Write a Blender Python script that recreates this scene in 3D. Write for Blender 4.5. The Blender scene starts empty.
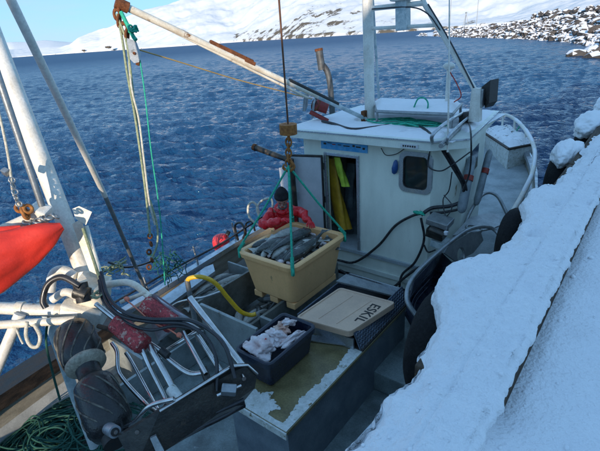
import bpy, bmesh, math, random
import numpy as np
from mathutils import Vector, Matrix, Euler, noise
random.seed(7); np.random.seed(7)
sc = bpy.context.scene
col = sc.collection
R = math.radians
# ---------------------------------------------------------------- camera, sky, sun, exposure
cd = bpy.data.cameras.new('camera'); cam = bpy.data.objects.new('camera', cd); col.objects.link(cam); sc.camera = cam
cd.sensor_width = 36; cd.lens = 27; cd.clip_start = .05; cd.clip_end = 60000
cam.matrix_world = Matrix.Translation((0, 0, 4.2)) @ Matrix(((0.78711,-0.19138,0.58638),(0.61337,0.34319,-0.71133),(-0.06511,0.91956,0.38752))).to_4x4()
SUN_AZ, SUN_EL = R(157), R(12.5)
w = bpy.data.worlds.new('World'); sc.world = w; w.use_nodes = True
nt = w.node_tree; bg = nt.nodes['Background']
sky = nt.nodes.new('ShaderNodeTexSky'); sky.sky_type = 'NISHITA'; sky.sun_disc = False
sky.sun_elevation = SUN_EL; sky.sun_rotation = SUN_AZ; sky.air_density = 1.0; sky.dust_density = 0; sky.ozone_density = 5
tc = nt.nodes.new('ShaderNodeTexCoord'); mp = nt.nodes.new('ShaderNodeMapping'); mp.inputs['Scale'].default_value = (1.2, 1.2, 9)
nz = nt.nodes.new('ShaderNodeTexNoise'); nz.inputs['Scale'].default_value = 2.6; nz.inputs['Detail'].default_value = 7
rp = nt.nodes.new('ShaderNodeValToRGB'); rp.color_ramp.elements[0].position = .5; rp.color_ramp.elements[1].position = .78
rp.color_ramp.elements[1].color = (.42, .42, .42, 1)
mx = nt.nodes.new('ShaderNodeMixRGB'); mx.inputs['Color2'].default_value = (1.75, 1.9, 2.1, 1)
L = nt.links.new
L(tc.outputs['Generated'], mp.inputs['Vector']); L(mp.outputs['Vector'], nz.inputs['Vector']); L(nz.outputs['Fac'], rp.inputs['Fac'])
L(rp.outputs['Color'], mx.inputs['Fac']); gm_ = nt.nodes.new('ShaderNodeGamma'); gm_.inputs['Gamma'].default_value = .3; L(sky.outputs['Color'], gm_.inputs['Color']); hv_ = nt.nodes.new('ShaderNodeMixRGB'); hv_.blend_type = 'MULTIPLY'; hv_.inputs['Fac'].default_value = 1; hv_.inputs['Color2'].default_value = (.86, 1.36, 1.84, 1); L(gm_.outputs['Color'], hv_.inputs['Color1']); L(hv_.outputs['Color'], mx.inputs['Color1']); L(mx.outputs['Color'], bg.inputs['Color'])
bg.inputs['Strength'].default_value = .15
sd = bpy.data.lights.new('sun', 'SUN'); sun = bpy.data.objects.new('sun', sd); col.objects.link(sun)
sd.energy = 2.0; sd.angle = R(.5); sd.color = (1, .84, .66)
sdir = Vector((math.cos(SUN_EL)*math.sin(SUN_AZ), math.cos(SUN_EL)*math.cos(SUN_AZ), math.sin(SUN_EL)))
sun.rotation_euler = sdir.to_track_quat('Z', 'Y').to_euler()
vs = sc.view_settings; vs.view_transform = 'Standard'; vs.look = 'None'; vs.gamma = 1; vs.use_curve_mapping = False
vs.exposure = 1.36

# ---------------------------------------------------------------- helpers
def mat(name, c, rough=.6, metal=0, c2=None, scale=8, lo=.4, hi=.65, bump=0, bscale=60, fine=.12, rust=None, rust_lo=.62, rust_scale=5, stretch=None, spec=.5, trans=0, detail=6):
    m = bpy.data.materials.new(name); m.use_nodes = True
    t = m.node_tree; N = t.nodes.new; K = t.links.new
    b = t.nodes['Principled BSDF']; b.inputs['Roughness'].default_value = rough; b.inputs['Metallic'].default_value = metal
    b.inputs['Specular IOR Level'].default_value = spec
    if trans: b.inputs['Transmission Weight'].default_value = trans
    tcn = N('ShaderNodeTexCoord'); v = tcn.outputs['Object']
    if stretch:
        mpn = N('ShaderNodeMapping'); mpn.inputs['Scale'].default_value = stretch; K(v, mpn.inputs['Vector']); v = mpn.outputs['Vector']
    c = tuple(c) + (1,)
    c2 = tuple(c2) + (1,) if c2 else tuple(x*.72 for x in c[:3]) + (1,)
    def nzr(s, a, z, d=detail):
        n = N('ShaderNodeTexNoise'); n.inputs['Scale'].default_value = s; n.inputs['Detail'].default_value = d; n.inputs['Roughness'].default_value = .62
        K(v, n.inputs['Vector'])
        r = N('ShaderNodeMapRange'); r.inputs['From Min'].default_value = a; r.inputs['From Max'].default_value = z
        K(n.outputs['Fac'], r.inputs['Value']); return n, r
    n1, r1 = nzr(scale, lo, hi)
    a = N('ShaderNodeMixRGB'); a.inputs['Color1'].default_value = c; a.inputs['Color2'].default_value = c2; K(r1.outputs['Result'], a.inputs['Fac'])
    n2, r2 = nzr(bscale, .3, .7, 3)
    f = N('ShaderNodeMapRange'); f.inputs['To Min'].default_value = 1-fine; f.inputs['To Max'].default_value = 1+fine
    K(r2.outputs['Result'], f.inputs['Value'])
    h = N('ShaderNodeMixRGB'); h.blend_type = 'MULTIPLY'; h.inputs['Fac'].default_value = 1
    K(a.outputs['Color'], h.inputs['Color1']); K(f.outputs['Result'], h.inputs['Color2'])
    out = h.outputs['Color']
    if rust:
        n3, r3 = nzr(rust_scale, rust_lo, rust_lo+.07, 8)
        g = N('ShaderNodeMixRGB'); g.inputs['Color2'].default_value = tuple(rust)+(1,); K(out, g.inputs['Color1']); K(r3.outputs['Result'], g.inputs['Fac'])
        out = g.outputs['Color']
        q = N('ShaderNodeMapRange'); q.inputs['To Min'].default_value = rough; q.inputs['To Max'].default_value = .9
        K(r3.outputs['Result'], q.inputs['Value']); K(q.outputs['Result'], b.inputs['Roughness'])
        if metal:
            q2 = N('ShaderNodeMapRange'); q2.inputs['To Min'].default_value = metal; q2.inputs['To Max'].default_value = 0
            K(r3.outputs['Result'], q2.inputs['Value']); K(q2.outputs['Result'], b.inputs['Metallic'])
    else:
        q = N('ShaderNodeMapRange'); q.inputs['To Min'].default_value = max(.03, rough-.12); q.inputs['To Max'].default_value = min(1, rough+.12)
        K(r1.outputs['Result'], q.inputs['Value']); K(q.outputs['Result'], b.inputs['Roughness'])
    K(out, b.inputs['Base Color'])
    if bump:
        bn = N('ShaderNodeBump'); bn.inputs['Strength'].default_value = 1; bn.inputs['Distance'].default_value = bump
        K(n2.outputs['Fac'], bn.inputs['Height']); K(bn.outputs['Normal'], b.inputs['Normal'])
    return m

RUST = (.16, .055, .02)
M = {}
M['white'] = mat('white_paint', (.74, .72, .66), .4, rust=RUST, rust_lo=.66, c2=(.6, .57, .5), scale=5, bump=.002)
M['warmwhite'] = mat('worn_warm_white_paint', (.76, .71, .6), .45, rust=(.2, .09, .035), rust_lo=.62, rust_scale=7, c2=(.6, .52, .4), scale=6, bump=.002)
M['cabin'] = mat('cream_gelcoat', (.80, .84, .74), .38, c2=(.70, .74, .65), scale=1.6, rust=(.30, .25, .16), rust_lo=.665, rust_scale=3, stretch=(3, 3, .8), bump=.0015, fine=.05)
M['roofpaint'] = mat('cream_roof_paint', (.74, .78, .7), .4, c2=(.6, .65, .6), scale=3, rust=(.3, .27, .2), rust_lo=.68, fine=.06)
M['hull'] = mat('hull_paint', (.55, .57, .56), .45, c2=(.3, .32, .32), scale=3, rust=(.12, .08, .05), rust_lo=.62)
M['darkwood'] = mat('black_wet_wood', (.018, .014, .011), .55, c2=(.05, .032, .02), scale=6, bump=.004, stretch=(4, 1, 4))
M['innerwood'] = mat('grey_worn_bulwark', (.40, .37, .30), .6, c2=(.27, .25, .20), scale=5, rust=(.12, .09, .06), rust_lo=.66, bump=.003, stretch=(3, .6, 3))
M['deck'] = mat('grey_green_deck', (.22, .27, .27), .38, c2=(.10, .12, .12), scale=3.5, rust=(.42, .45, .44), rust_lo=.66, rust_scale=4, bump=.003, fine=.2)
M['fdeck'] = mat('frosted_foredeck', (.40, .45, .47), .7, c2=(.27, .31, .33), scale=3, bump=.004, fine=.15)
M['bench'] = mat('olive_wet_bench_top', (.23, .19, .09), .3, c2=(.15, .12, .055), scale=5, rust=(.55, .58, .55), rust_lo=.67, rust_scale=4.5, bump=.003, fine=.25)
M['peel'] = mat('peeling_white_paint', (.66, .68, .66), .6, c2=(.5, .52, .48), scale=12, rust=(.2, .17, .09), rust_lo=.6, rust_scale=16, bump=.004)
M['benchside'] = mat('slate_painted_side', (.13, .16, .19), .55, c2=(.2, .24, .27), scale=4, rust=(.3, .33, .34), rust_lo=.68, rust_scale=7, bump=.002)
M['board'] = mat('aluminium_pound_board', (.36, .40, .40), .45, .35, c2=(.24, .27, .27), scale=4, rust=(.14, .12, .09), rust_lo=.66, bump=.002)
M['boarddark'] = mat('stained_pound_board', (.19, .20, .18), .5, c2=(.10, .10, .085), scale=5, rust=(.3, .3, .26), rust_lo=.66, bump=.003)
M['steel'] = mat('stainless_tube', (.62, .62, .62), .22, 1, c2=(.45, .44, .42), scale=9, rust=(.3, .2, .12), rust_lo=.72, fine=.05)
M['galv'] = mat('galvanised_metal', (.34, .36, .37), .45, .7, c2=(.25, .27, .28), scale=10, rust=RUST, rust_lo=.68, bump=.001)
M['darksteel'] = mat('blackened_steel', (.035, .035, .033), .35, .5, c2=(.07, .065, .055), scale=8, rust=(.09, .06, .035), rust_lo=.62, bump=.002)
M['rust'] = mat('rusted_iron', (.22, .075, .025), .85, .2, c2=(.10, .035, .015), scale=20, bump=.004, bscale=90, fine=.35)
M['rustchain'] = mat('orange_rusty_chain', (.42, .17, .04), .75, .2, c2=(.2, .07, .02), scale=30, bump=.003, fine=.3)
M['rubber'] = mat('black_rubber', (.014, .014, .015), .28, c2=(.022, .021, .020), scale=7, bump=.003, fine=.3)
M['flange'] = mat('worn_pale_flange', (.34, .31, .24), .7, c2=(.25, .22, .17), scale=14, bump=.004, fine=.3)
M['tyre'] = mat('matt_black_tyre', (.008, .008, .009), .85, c2=(.02, .02, .02), scale=9, bump=.006, fine=.4, spec=.2)
M['rubworn'] = mat('scuffed_rubber_ridge', (.15, .14, .11), .7, c2=(.03, .03, .028), scale=14, bump=.004, fine=.3)
M['hose'] = mat('black_hose', (.016, .017, .02), .38, c2=(.04, .04, .045), scale=9)
M['redcloth'] = mat('red_sailcloth', (.78, .04, .02), .55, c2=(.60, .03, .015), scale=4, rust=(.25, .03, .02), rust_lo=.70, bump=.0015, bscale=60, fine=.05)
M['redpad'] = mat('red_pebbled_rubber', (.42, .05, .055), .6, c2=(.27, .032, .036), scale=12, rust=(.52, .34, .27), rust_lo=.555, rust_scale=30, bump=.012, bscale=70, fine=.5)
M['tub'] = mat('cream_plastic_tub', (.90, .50, .22), .42, c2=(.80, .44, .19), scale=3, rust=(.27, .19, .10), rust_lo=.68, rust_scale=5, stretch=(1, 1, .5), fine=.06, bump=.001)
M['lid'] = mat('beige_plastic_lid', (.66, .45, .31), .38, c2=(.56, .38, .27), scale=3, rust=(.2, .13, .08), rust_lo=.71, rust_scale=9, fine=.06)
M['blacktub'] = mat('navy_plastic_tub', (.012, .018, .04), .35, c2=(.03, .035, .05), scale=6)
M['plate'] = mat('chequer_plate', (.16, .20, .27), .35, .6, c2=(.1, .12, .16), scale=8)
M['greenrope'] = mat('teal_rope', (.03, .44, .28), .8, c2=(.015, .28, .19), scale=40, fine=.3, bump=.002, bscale=200)
M['darkgreenrope'] = mat('dark_green_rope', (.008, .065, .045), .8, c2=(.02, .10, .075), scale=12, fine=.35, bump=.002, bscale=200)
M['palerope'] = mat('pale_green_rope', (.33, .36, .22), .85, c2=(.18, .22, .13), scale=30, fine=.3, bump=.002, bscale=200)
M['whiterope'] = mat('white_rope', (.6, .57, .48), .85, c2=(.4, .38, .3), scale=30, fine=.3, bump=.002, bscale=200)
M['yellowline'] = mat('yellow_line', (.5, .33, .12), .7)
M['yellowhose'] = mat('yellow_hose', (.78, .46, .02), .38, c2=(.55, .33, .03), scale=10)
M['wire'] = mat('hoist_wire', (.14, .06, .03), .6, .3)
M['pink'] = mat('neon_pink_float', (.85, .06, .06), .35, c2=(.7, .04, .05))
M['coral'] = mat('coral_bead', (.7, .2, .12), .6)
M['winch'] = mat('red_winch_paint', (.28, .03, .02), .5, rust=(.08, .03, .02), rust_lo=.55, c2=(.2, .02, .02))
M['fish'] = mat('grey_cod_skin', (.095, .10, .09), .2, c2=(.035, .04, .042), scale=9, rust=(.30, .32, .30), rust_lo=.60, rust_scale=7, fine=.3, bscale=90)
M['fish2'] = mat('pale_cod_belly', (.48, .47, .42), .3, c2=(.26, .25, .22), scale=9, rust=(.30, .05, .035), rust_lo=.64, rust_scale=8, fine=.2)
M['bag'] = mat('white_plastic_bag', (.80, .72, .72), .3, c2=(.66, .50, .48), scale=10, rust=(.5, .06, .04), rust_lo=.72, rust_scale=9, bump=.004, bscale=25)
M['flesh'] = mat('pink_fish_flesh', (.62, .36, .28), .35, c2=(.6, .48, .4), scale=9, bump=.003, bscale=30)
M['redbag'] = mat('red_scrap', (.6, .02, .02), .4)
M['yellowoil'] = mat('yellow_oilskin', (.62, .36, .03), .5, c2=(.45, .24, .02), scale=4, bump=.004, bscale=14)
M['hivis'] = mat('hi_vis_cloth', (.45, .62, .04), .6, c2=(.32, .45, .04), scale=4, bump=.004, bscale=14)
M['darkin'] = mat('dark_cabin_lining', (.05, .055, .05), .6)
M['greycloth'] = mat('grey_workwear', (.10, .13, .14), .8, c2=(.05, .06, .07), scale=6)
M['doorface'] = mat('pale_door_paint', (.50, .53, .55), .4, c2=(.42, .45, .47), scale=4, fine=.05)
M['alu'] = mat('aluminium_frame', (.52, .56, .60), .35, .7, fine=.05)
M['bluesign'] = mat('faded_blue_sign', (.04, .34, .72), .5, c2=(.14, .45, .75), scale=14)
M['ink'] = mat('black_lettering', (.012, .012, .014), .6, fine=.3, c2=(.04, .035, .03), scale=30)
M['redink'] = mat('red_lettering', (.45, .03, .02), .6)
M['whiteplate'] = mat('white_sticker', (.7, .72, .75), .5)
M['skin'] = mat('weathered_skin', (.42, .22, .16), .55, c2=(.36, .16, .12), scale=14)
M['jacket'] = mat('red_oilskin_jacket', (.82, .012, .02), .42, c2=(.5, .008, .015), scale=9, bump=.03, bscale=9)
M['beanie'] = mat('black_knit', (.014, .012, .014), .9, bump=.004, bscale=120)
M['orange'] = mat('orange_red_float', (.32, .035, .02), .6, c2=(.18, .025, .02), scale=14)
M['exhaust'] = mat('sooty_exhaust_steel', (.10, .11, .115), .6, .3, c2=(.05, .05, .05), scale=8, rust=RUST, rust_lo=.66)
M['greyfender'] = mat('blue_grey_fender', (.22, .26, .28), .5, c2=(.14, .17, .19), scale=6)
M['bluepost'] = mat('pale_blue_post', (.55, .60, .60), .45, c2=(.25, .34, .37), rust=RUST, rust_lo=.7)
M['shore'] = mat('concrete', (.33, .32, .30), .85, c2=(.24, .23, .21), scale=3, bump=.004)
M['timber'] = mat('brown_bull_rail_timber', (.085, .058, .036), .85, c2=(.045, .03, .02), scale=5, bump=.006, stretch=(8, .7, 8), fine=.35)
M['wall'] = mat('shade_hall_cladding', (.35, .33, .30), .7)
M['roofm'] = mat('shade_hall_roof', (.2, .2, .2), .7)
M['boulder'] = mat('dark_shore_rock', (.14, .12, .10), .9, c2=(.07, .065, .06), scale=.3, bump=.05, bscale=2)
M['teal2'] = mat('teal_net', (.012, .11, .085), .85, c2=(.008, .07, .055), scale=25, fine=.3)
g = bpy.data.materials.new('window_glass'); g.use_nodes = True; b = g.node_tree.nodes['Principled BSDF']
b.inputs['Base Color'].default_value = (.02, .03, .03, 1); b.inputs['Roughness'].default_value = .06; M['glass'] = g

def snowmat(name, rock=None, rscale=.5, thr=.55, zlow=None, bump=.01, bscale=40, normal=None, c=(.87, .87, .88)):
    m = bpy.data.materials.new(name); m.use_nodes = True; t = m.node_tree; N = t.nodes.new; K = t.links.new
    b = t.nodes['Principled BSDF']; b.inputs['Roughness'].default_value = .85; b.inputs['Specular IOR Level'].default_value = .2
    tcn = N('ShaderNodeTexCoord'); v = tcn.outputs['Object']
    n0 = N('ShaderNodeTexNoise'); n0.inputs['Scale'].default_value = bscale; n0.inputs['Detail'].default_value = 5; K(v, n0.inputs['Vector'])
    bn = N('ShaderNodeBump'); bn.inputs['Distance'].default_value = bump; K(n0.outputs['Fac'], bn.inputs['Height']); K(bn.outputs['Normal'], b.inputs['Normal'])
    base = N('ShaderNodeMixRGB'); base.inputs['Color1'].default_value = (c[0], c[1], c[2], 1); base.inputs['Color2'].default_value = (c[0]*.93, c[1]*.93, c[2]*.95, 1)
    n1 = N('ShaderNodeTexNoise'); n1.inputs['Scale'].default_value = bscale*.2; K(v, n1.inputs['Vector']); K(n1.outputs['Fac'], base.inputs['Fac'])
    out = base.outputs['Color']
    if rock:
        n2 = N('ShaderNodeTexNoise'); n2.inputs['Scale'].default_value = rscale; n2.inputs['Detail'].default_value = 10; n2.inputs['Roughness'].default_value = .7; K(v, n2.inputs['Vector'])
        val = n2.outputs['Fac']
        at = N('ShaderNodeAttribute'); at.attribute_name = 'rock'
        ad = N('ShaderNodeMath'); ad.operation = 'ADD'; K(val, ad.inputs[0]); K(at.outputs['Fac'], ad.inputs[1]); val = ad.outputs[0]
        if normal is not None:
            gm = N('ShaderNodeNewGeometry'); sx = N('ShaderNodeSeparateXYZ'); K(gm.outputs['Normal'], sx.inputs['Vector'])
            mr = N('ShaderNodeMapRange'); mr.inputs['From Min'].default_value = normal[0]; mr.inputs['From Max'].default_value = normal[1]; mr.inputs['To Min'].default_value = .45; mr.inputs['To Max'].default_value = -.35
            K(sx.outputs['Z'], mr.inputs['Value']); a2 = N('ShaderNodeMath'); a2.operation = 'ADD'; K(val, a2.inputs[0]); K(mr.outputs['Result'], a2.inputs[1]); val = a2.outputs[0]
        r = N('ShaderNodeMapRange'); r.inputs['From Min'].default_value = thr; r.inputs['From Max'].default_value = thr+.06; K(val, r.inputs['Value'])
        rc = N('ShaderNodeMixRGB'); rc.inputs['Color1'].default_value = tuple(rock)+(1,); rc.inputs['Color2'].default_value = tuple(x*.45 for x in rock)+(1,)
        n3 = N('ShaderNodeTexNoise'); n3.inputs['Scale'].default_value = rscale*3; n3.inputs['Detail'].default_value = 6; K(v, n3.inputs['Vector']); K(n3.outputs['Fac'], rc.inputs['Fac'])
        mx = N('ShaderNodeMixRGB'); K(out, mx.inputs['Color1']); K(rc.outputs['Color'], mx.inputs['Color2']); K(r.outputs['Result'], mx.inputs['Fac']); out = mx.outputs['Color']
    K(out, b.inputs['Base Color']); return m
M['snow'] = snowmat('trodden_snow', rock=(.40, .33, .25), rscale=26, thr=.685, bump=.02, bscale=38)
M['snowfine'] = snowmat('fresh_snow', bump=.008, bscale=30)
M['rocksnow'] = snowmat('snow_dusted_rock', rock=(.115, .105, .10), rscale=.9, thr=.46, bump=.06, bscale=4, normal=(.35, .85))
M['hillsnow'] = snowmat('hill_snow', rock=(.20, .165, .12), rscale=.035, thr=.62, bump=1.2, bscale=.06, c=(.80, .80, .79))
M['boxsnow'] = snowmat('snow_with_grit', rock=(.12, .10, .08), rscale=9, thr=.58, bump=.01, bscale=30)

class MB:
    """collects shapes and links them as ONE mesh object"""
    def __init__(s): s.v = []; s.f = []; s.sm = []
    def add(s, vs, fs, smooth=False):
        o = len(s.v); s.v += [tuple(p) for p in vs]; s.f += [tuple(i+o for i in f) for f in fs]; s.sm += [smooth]*len(fs); return s
    def box(s, c, size, rot=None, bev=0):
        bm = bmesh.new(); bmesh.ops.create_cube(bm, size=1)
        for v in bm.verts: v.co = Vector((v.co.x*size[0], v.co.y*size[1], v.co.z*size[2]))
        if bev: bmesh.ops.bevel(bm, geom=bm.edges[:], offset=bev, segments=2, affect='EDGES', profile=.6)
        m = (rot.to_matrix().to_4x4() if isinstance(rot, Euler) else rot.to_4x4()) if rot is not None else Matrix()
        m = Matrix.Translation(c) @ m
        s.add([m @ v.co for v in bm.verts], [[v.index for v in f.verts] for f in bm.faces]); bm.free(); return s
    def span(s, a, b, bev=0):
        c = [(a[i]+b[i])/2 for i in range(3)]; return s.box(c, [abs(a[i]-b[i]) for i in range(3)], bev=bev)
    def tube(s, pts, r, n=10, smooth_path=0, caps=True):
        P = [Vector(p) for p in pts]
        if smooth_path and len(P) > 2: P = catmull(P, smooth_path)
        rs = r if hasattr(r, '__len__') else [r]*len(P)
        if len(rs) != len(P): rs = list(np.interp(np.linspace(0, 1, len(P)), np.linspace(0, 1, len(rs)), rs))
        T = []
        for i in range(len(P)):
            t = P[min(i+1, len(P)-1)]-P[max(i-1, 0)]
            T.append(t.normalized() if t.length > 1e-9 else Vector((0, 0, 1)))
        nrm = T[0].orthogonal().normalized(); vs = []
        for i, p in enumerate(P):
            if i:
                nrm = nrm - T[i]*nrm.dot(T[i]); nrm = nrm.normalized() if nrm.length > 1e-6 else T[i].orthogonal().normalized()
            bn = T[i].cross(nrm)
            for k in range(n):
                a = 2*math.pi*k/n; vs.append(p+(nrm*math.cos(a)+bn*math.sin(a))*rs[i])
        fs = [(i*n+k, i*n+(k+1) % n, (i+1)*n+(k+1) % n, (i+1)*n+k) for i in range(len(P)-1) for k in range(n)]
        s.add(vs, fs, True)
        if caps:
            s.add(vs[:n][::-1], [tuple(range(n))]); s.add(vs[-n:], [tuple(range(n))])
        return s
    def lathe(s, prof, a, b, n=28, smooth=True):
        """prof: (t, r) with t in 0..1 along the axis a->b"""
        A = Vector(a); B = Vector(b); t = (B-A).normalized(); x = t.orthogonal().normalized(); y = t.cross(x); vs = []
        for q, r in prof:
            c = A+(B-A)*q
            for k in range(n):
                an = 2*math.pi*k/n; vs.append(c+(x*math.cos(an)+y*math.sin(an))*r)
        fs = [(i*n+k, i*n+(k+1) % n, (i+1)*n+(k+1) % n, (i+1)*n+k) for i in range(len(prof)-1) for k in range(n)]
        s.add(vs, fs, smooth); s.add(vs[:n][::-1], [tuple(range(n))]); s.add(vs[-n:], [tuple(range(n))]); return s
    def slab(s, quad, th, up=(0, 0, 1)):
        """a plate: polygon given by its top corners, thickness th along -up"""
        Q = [Vector(q) for q in quad]; d = Vector(up).normalized()*th; n = len(Q)
        vs = Q+[q-d for q in Q]
        s.add(vs, [tuple(range(n)), tuple(range(2*n-1, n-1, -1))]+[(i, i+n, (i+1) % n+n, (i+1) % n) for i in range(n)]); return s
    def torus(s, c, R_, r, axis=(0, 0, 1), n=24, m=10, sq=1):
        t = Vector(axis).normalized(); x = t.orthogonal().normalized(); y = t.cross(x); C = Vector(c); vs = []
        for i in range(n):
            a = 2*math.pi*i/n; d = x*math.cos(a)+y*math.sin(a)
            for k in range(m):
                q = 2*math.pi*k/m; vs.append(C+d*(R_+r*math.cos(q))+t*r*sq*math.sin(q))
        s.add(vs, [(i*m+k, ((i+1) % n)*m+k, ((i+1) % n)*m+(k+1) % m, i*m+(k+1) % m) for i in range(n) for k in range(m)], True); return s
    def blob(s, c, rad, sub=3, amp=.15, sc_=3, rot=None, seed=0):
        bm = bmesh.new(); bmesh.ops.create_icosphere(bm, subdivisions=sub, radius=1)
        m = rot.to_matrix() if rot is not None else Matrix.Identity(3)
        vs = []
        for v in bm.verts:
            d = 1+amp*noise.fractal(v.co*sc_+Vector((seed*7.3, seed*1.7, seed)), .6, 2, 4)
            vs.append(Vector(c)+m @ Vector((v.co.x*rad[0]*d, v.co.y*rad[1]*d, v.co.z*rad[2]*d)))
        s.add(vs, [[v.index for v in f.verts] for f in bm.faces], True); bm.free(); return s
    def build(s, name, m, parent=None, kind=None, label=None, cat=None, group=None):
        me = bpy.data.meshes.new(name); me.from_pydata(s.v, [], s.f); me.polygons.foreach_set('use_smooth', s.sm)
        bm = bmesh.new(); bm.from_mesh(me); bmesh.ops.recalc_face_normals(bm, faces=bm.faces); bm.to_mesh(me); bm.free()
        me.materials.append(M[m] if isinstance(m, str) else m); me.update()
        o = bpy.data.objects.new(name, me); col.objects.link(o)
        if parent is not None: o.parent = parent; o.matrix_parent_inverse = Matrix.Translation(parent.location).inverted() if parent.parent is None else Matrix()
        return tag(o, label, cat, group, kind)
def tag(o, label=None, cat=None, group=None, kind=None):
    if label: o['label'] = label
    if cat: o['category'] = cat
    if group: o['group'] = group
    if kind: o['kind'] = kind
    return o
def thing(name, loc, label, cat, group=None):
    o = bpy.data.objects.new(name, None); o.location = loc; o.empty_display_size = .2; col.objects.link(o); return tag(o, label, cat, group)
def catmull(P, k):
    P = [Vector(p) for p in P]; out = []
    Q = [P[0]*2-P[1]]+P+[P[-1]*2-P[-2]]
    for i in range(1, len(Q)-2):
        a, b_, c, d = Q[i-1:i+3]
        for j in range(k):
            t = j/k; out.append(.5*((2*b_)+(c-a)*t+(2*a-5*b_+4*c-d)*t*t+(3*b_-a-3*c+d)*t**3))
    out.append(P[-1]); return out
def tb(name, m, pts, r, parent=None, sp=6, n=8, **k):
    return MB().tube(pts, r, n, sp).build(name, m, parent, **k)
def grid(name, m, X, Y_, Zf, smooth=True, **k):
    """X, Y_, Zf: 2-D arrays of coordinates"""
    h, w_ = X.shape; vs = np.stack([X.ravel(), Y_.ravel(), Zf.ravel()], 1)
    i, j = np.meshgrid(np.arange(h-1), np.arange(w_-1), indexing='ij'); a = (i*w_+j).ravel()
    fs = np.stack([a, a+1, a+w_+1, a+w_], 1)
    me = bpy.data.meshes.new(name); me.vertices.add(len(vs)); me.vertices.foreach_set('co', vs.ravel().astype(np.float32))
    me.loops.add(len(fs)*4); me.loops.foreach_set('vertex_index', fs.ravel().astype(np.int32))
    me.polygons.add(len(fs)); me.polygons.foreach_set('loop_start', (np.arange(len(fs))*4).astype(np.int32)); me.polygons.foreach_set('loop_total', np.full(len(fs), 4, np.int32))
    me.polygons.foreach_set('use_smooth', np.full(len(fs), smooth)); me.update(calc_edges=True); me.validate()
    me.materials.append(M[m] if isinstance(m, str) else m)
    o = bpy.data.objects.new(name, me); col.objects.link(o); return tag(o, **k)
def vnoise(x, y, seed=0):
    """vectorised value noise"""
    xi = np.floor(x).astype(np.int64); yi = np.floor(y).astype(np.int64); fx = x-xi; fy = y-yi
    fx = fx*fx*(3-2*fx); fy = fy*fy*(3-2*fy)
    def h(a, b_):
        n = (a*374761393+b_*668265263+seed*2147483647) & 0xffffffff; n = ((n ^ (n >> 13))*1274126177) & 0xffffffff
        return ((n ^ (n >> 16)) & 0xffff)/65535.
    return (h(xi, yi)*(1-fx)+h(xi+1, yi)*fx)*(1-fy)+(h(xi, yi+1)*(1-fx)+h(xi+1, yi+1)*fx)*fy
def fbm(x, y, o=5, seed=0, g_=.5):
    s = 0; a = 1; t = 0
    for i in range(o): s = s+a*(vnoise(x*2**i+i*17.3, y*2**i-i*9.1, seed+i)-.5); t += a; a *= g_
    return s/t*2

# ---------------------------------------------------------------- sea
sm = bpy.data.materials.new('sea_water'); sm.use_nodes = True; t = sm.node_tree; N = t.nodes.new; K = t.links.new
b = t.nodes['Principled BSDF']; b.inputs['Base Color'].default_value = (.008, .06, .15, 1); b.inputs['Roughness'].default_value = .07; b.inputs['IOR'].default_value = 1.333
tcn = N('ShaderNodeTexCoord'); mpn = N('ShaderNodeMapping'); mpn.inputs['Rotation'].default_value = (0, 0, R(-33)); mpn.inputs['Scale'].default_value = (1, 1.9, 1)
K(tcn.outputs['Object'], mpn.inputs['Vector'])
hs = None
for sca, wt in ((1.1, .16), (2.6, .10), (6.5, .045), (17, .014)):
    n = N('ShaderNodeTexNoise'); n.inputs['Scale'].default_value = sca; n.inputs['Detail'].default_value = 3; K(mpn.outputs['Vector'], n.inputs['Vector'])
    q = N('ShaderNodeMath'); q.operation = 'MULTIPLY'; q.inputs[1].default_value = wt; K(n.outputs['Fac'], q.inputs[0])
    if hs is None: hs = q.outputs[0]
    else:
        a = N('ShaderNodeMath'); a.operation = 'ADD'; K(hs, a.inputs[0]); K(q.outputs[0], a.inputs[1]); hs = a.outputs[0]
bn = N('ShaderNodeBump'); bn.inputs['Strength'].default_value = 1; bn.inputs['Distance'].default_value = 2.2; K(hs, bn.inputs['Height']); K(bn.outputs['Normal'], b.inputs['Normal'])
ch = N('ShaderNodeAttribute'); ch.attribute_name = 'chop'; K(ch.outputs['Fac'], b.inputs['Roughness'])
M['sea'] = sm
azs = np.concatenate([np.linspace(-180, -92, 40)[:-1], np.linspace(-92, 12, 620)[:-1], np.linspace(12, 180, 70)])
rs = np.concatenate([[0.01, 1.5], np.geomspace(2.5, 220, 520), np.geomspace(230, 30000, 60)])
A_, R_ = np.meshgrid(np.radians(azs), rs); X = np.sin(A_)*R_; Y_ = np.cos(A_)*R_
Zw = np.zeros_like(X); rng = np.random.RandomState(3)
for i in range(26):
    wl = .34*1.105**i; wl = wl*rng.uniform(.85, 1.15); th = R(rng.normal(-40, 26)); amp = .0125*wl**.7*(1.3 if wl < 1.1 else 1 if wl < 1.8 else .6)
    ph = rng.uniform(0, 6.28); dd = X*math.sin(th)+Y_*math.cos(th)+fbm(X/wl/3, Y_/wl/3, 2, i)*wl*.9
    s_ = np.sin(2*math.pi*dd/wl+ph); Zw += amp*(s_+.35*(1-np.abs(s_))**2)*np.clip(wl*90/np.maximum(R_, 1)-.6, 0, 1)
Zw *= .6+.8*vnoise(X/9, Y_/9, 5)
wo = grid('water', 'sea', X, Y_, Zw, kind='structure')
at = wo.data.attributes.new('chop', 'FLOAT', 'POINT'); at.data.foreach_set('value', (.07+.38*np.clip((R_-40)/220, 0, 1)**.8).ravel().astype(np.float32))
grid('seabed', 'boulder', *np.meshgrid([-40., 20.], [-20., 60.]), np.full((2, 2), -6.), kind='structure')

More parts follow.
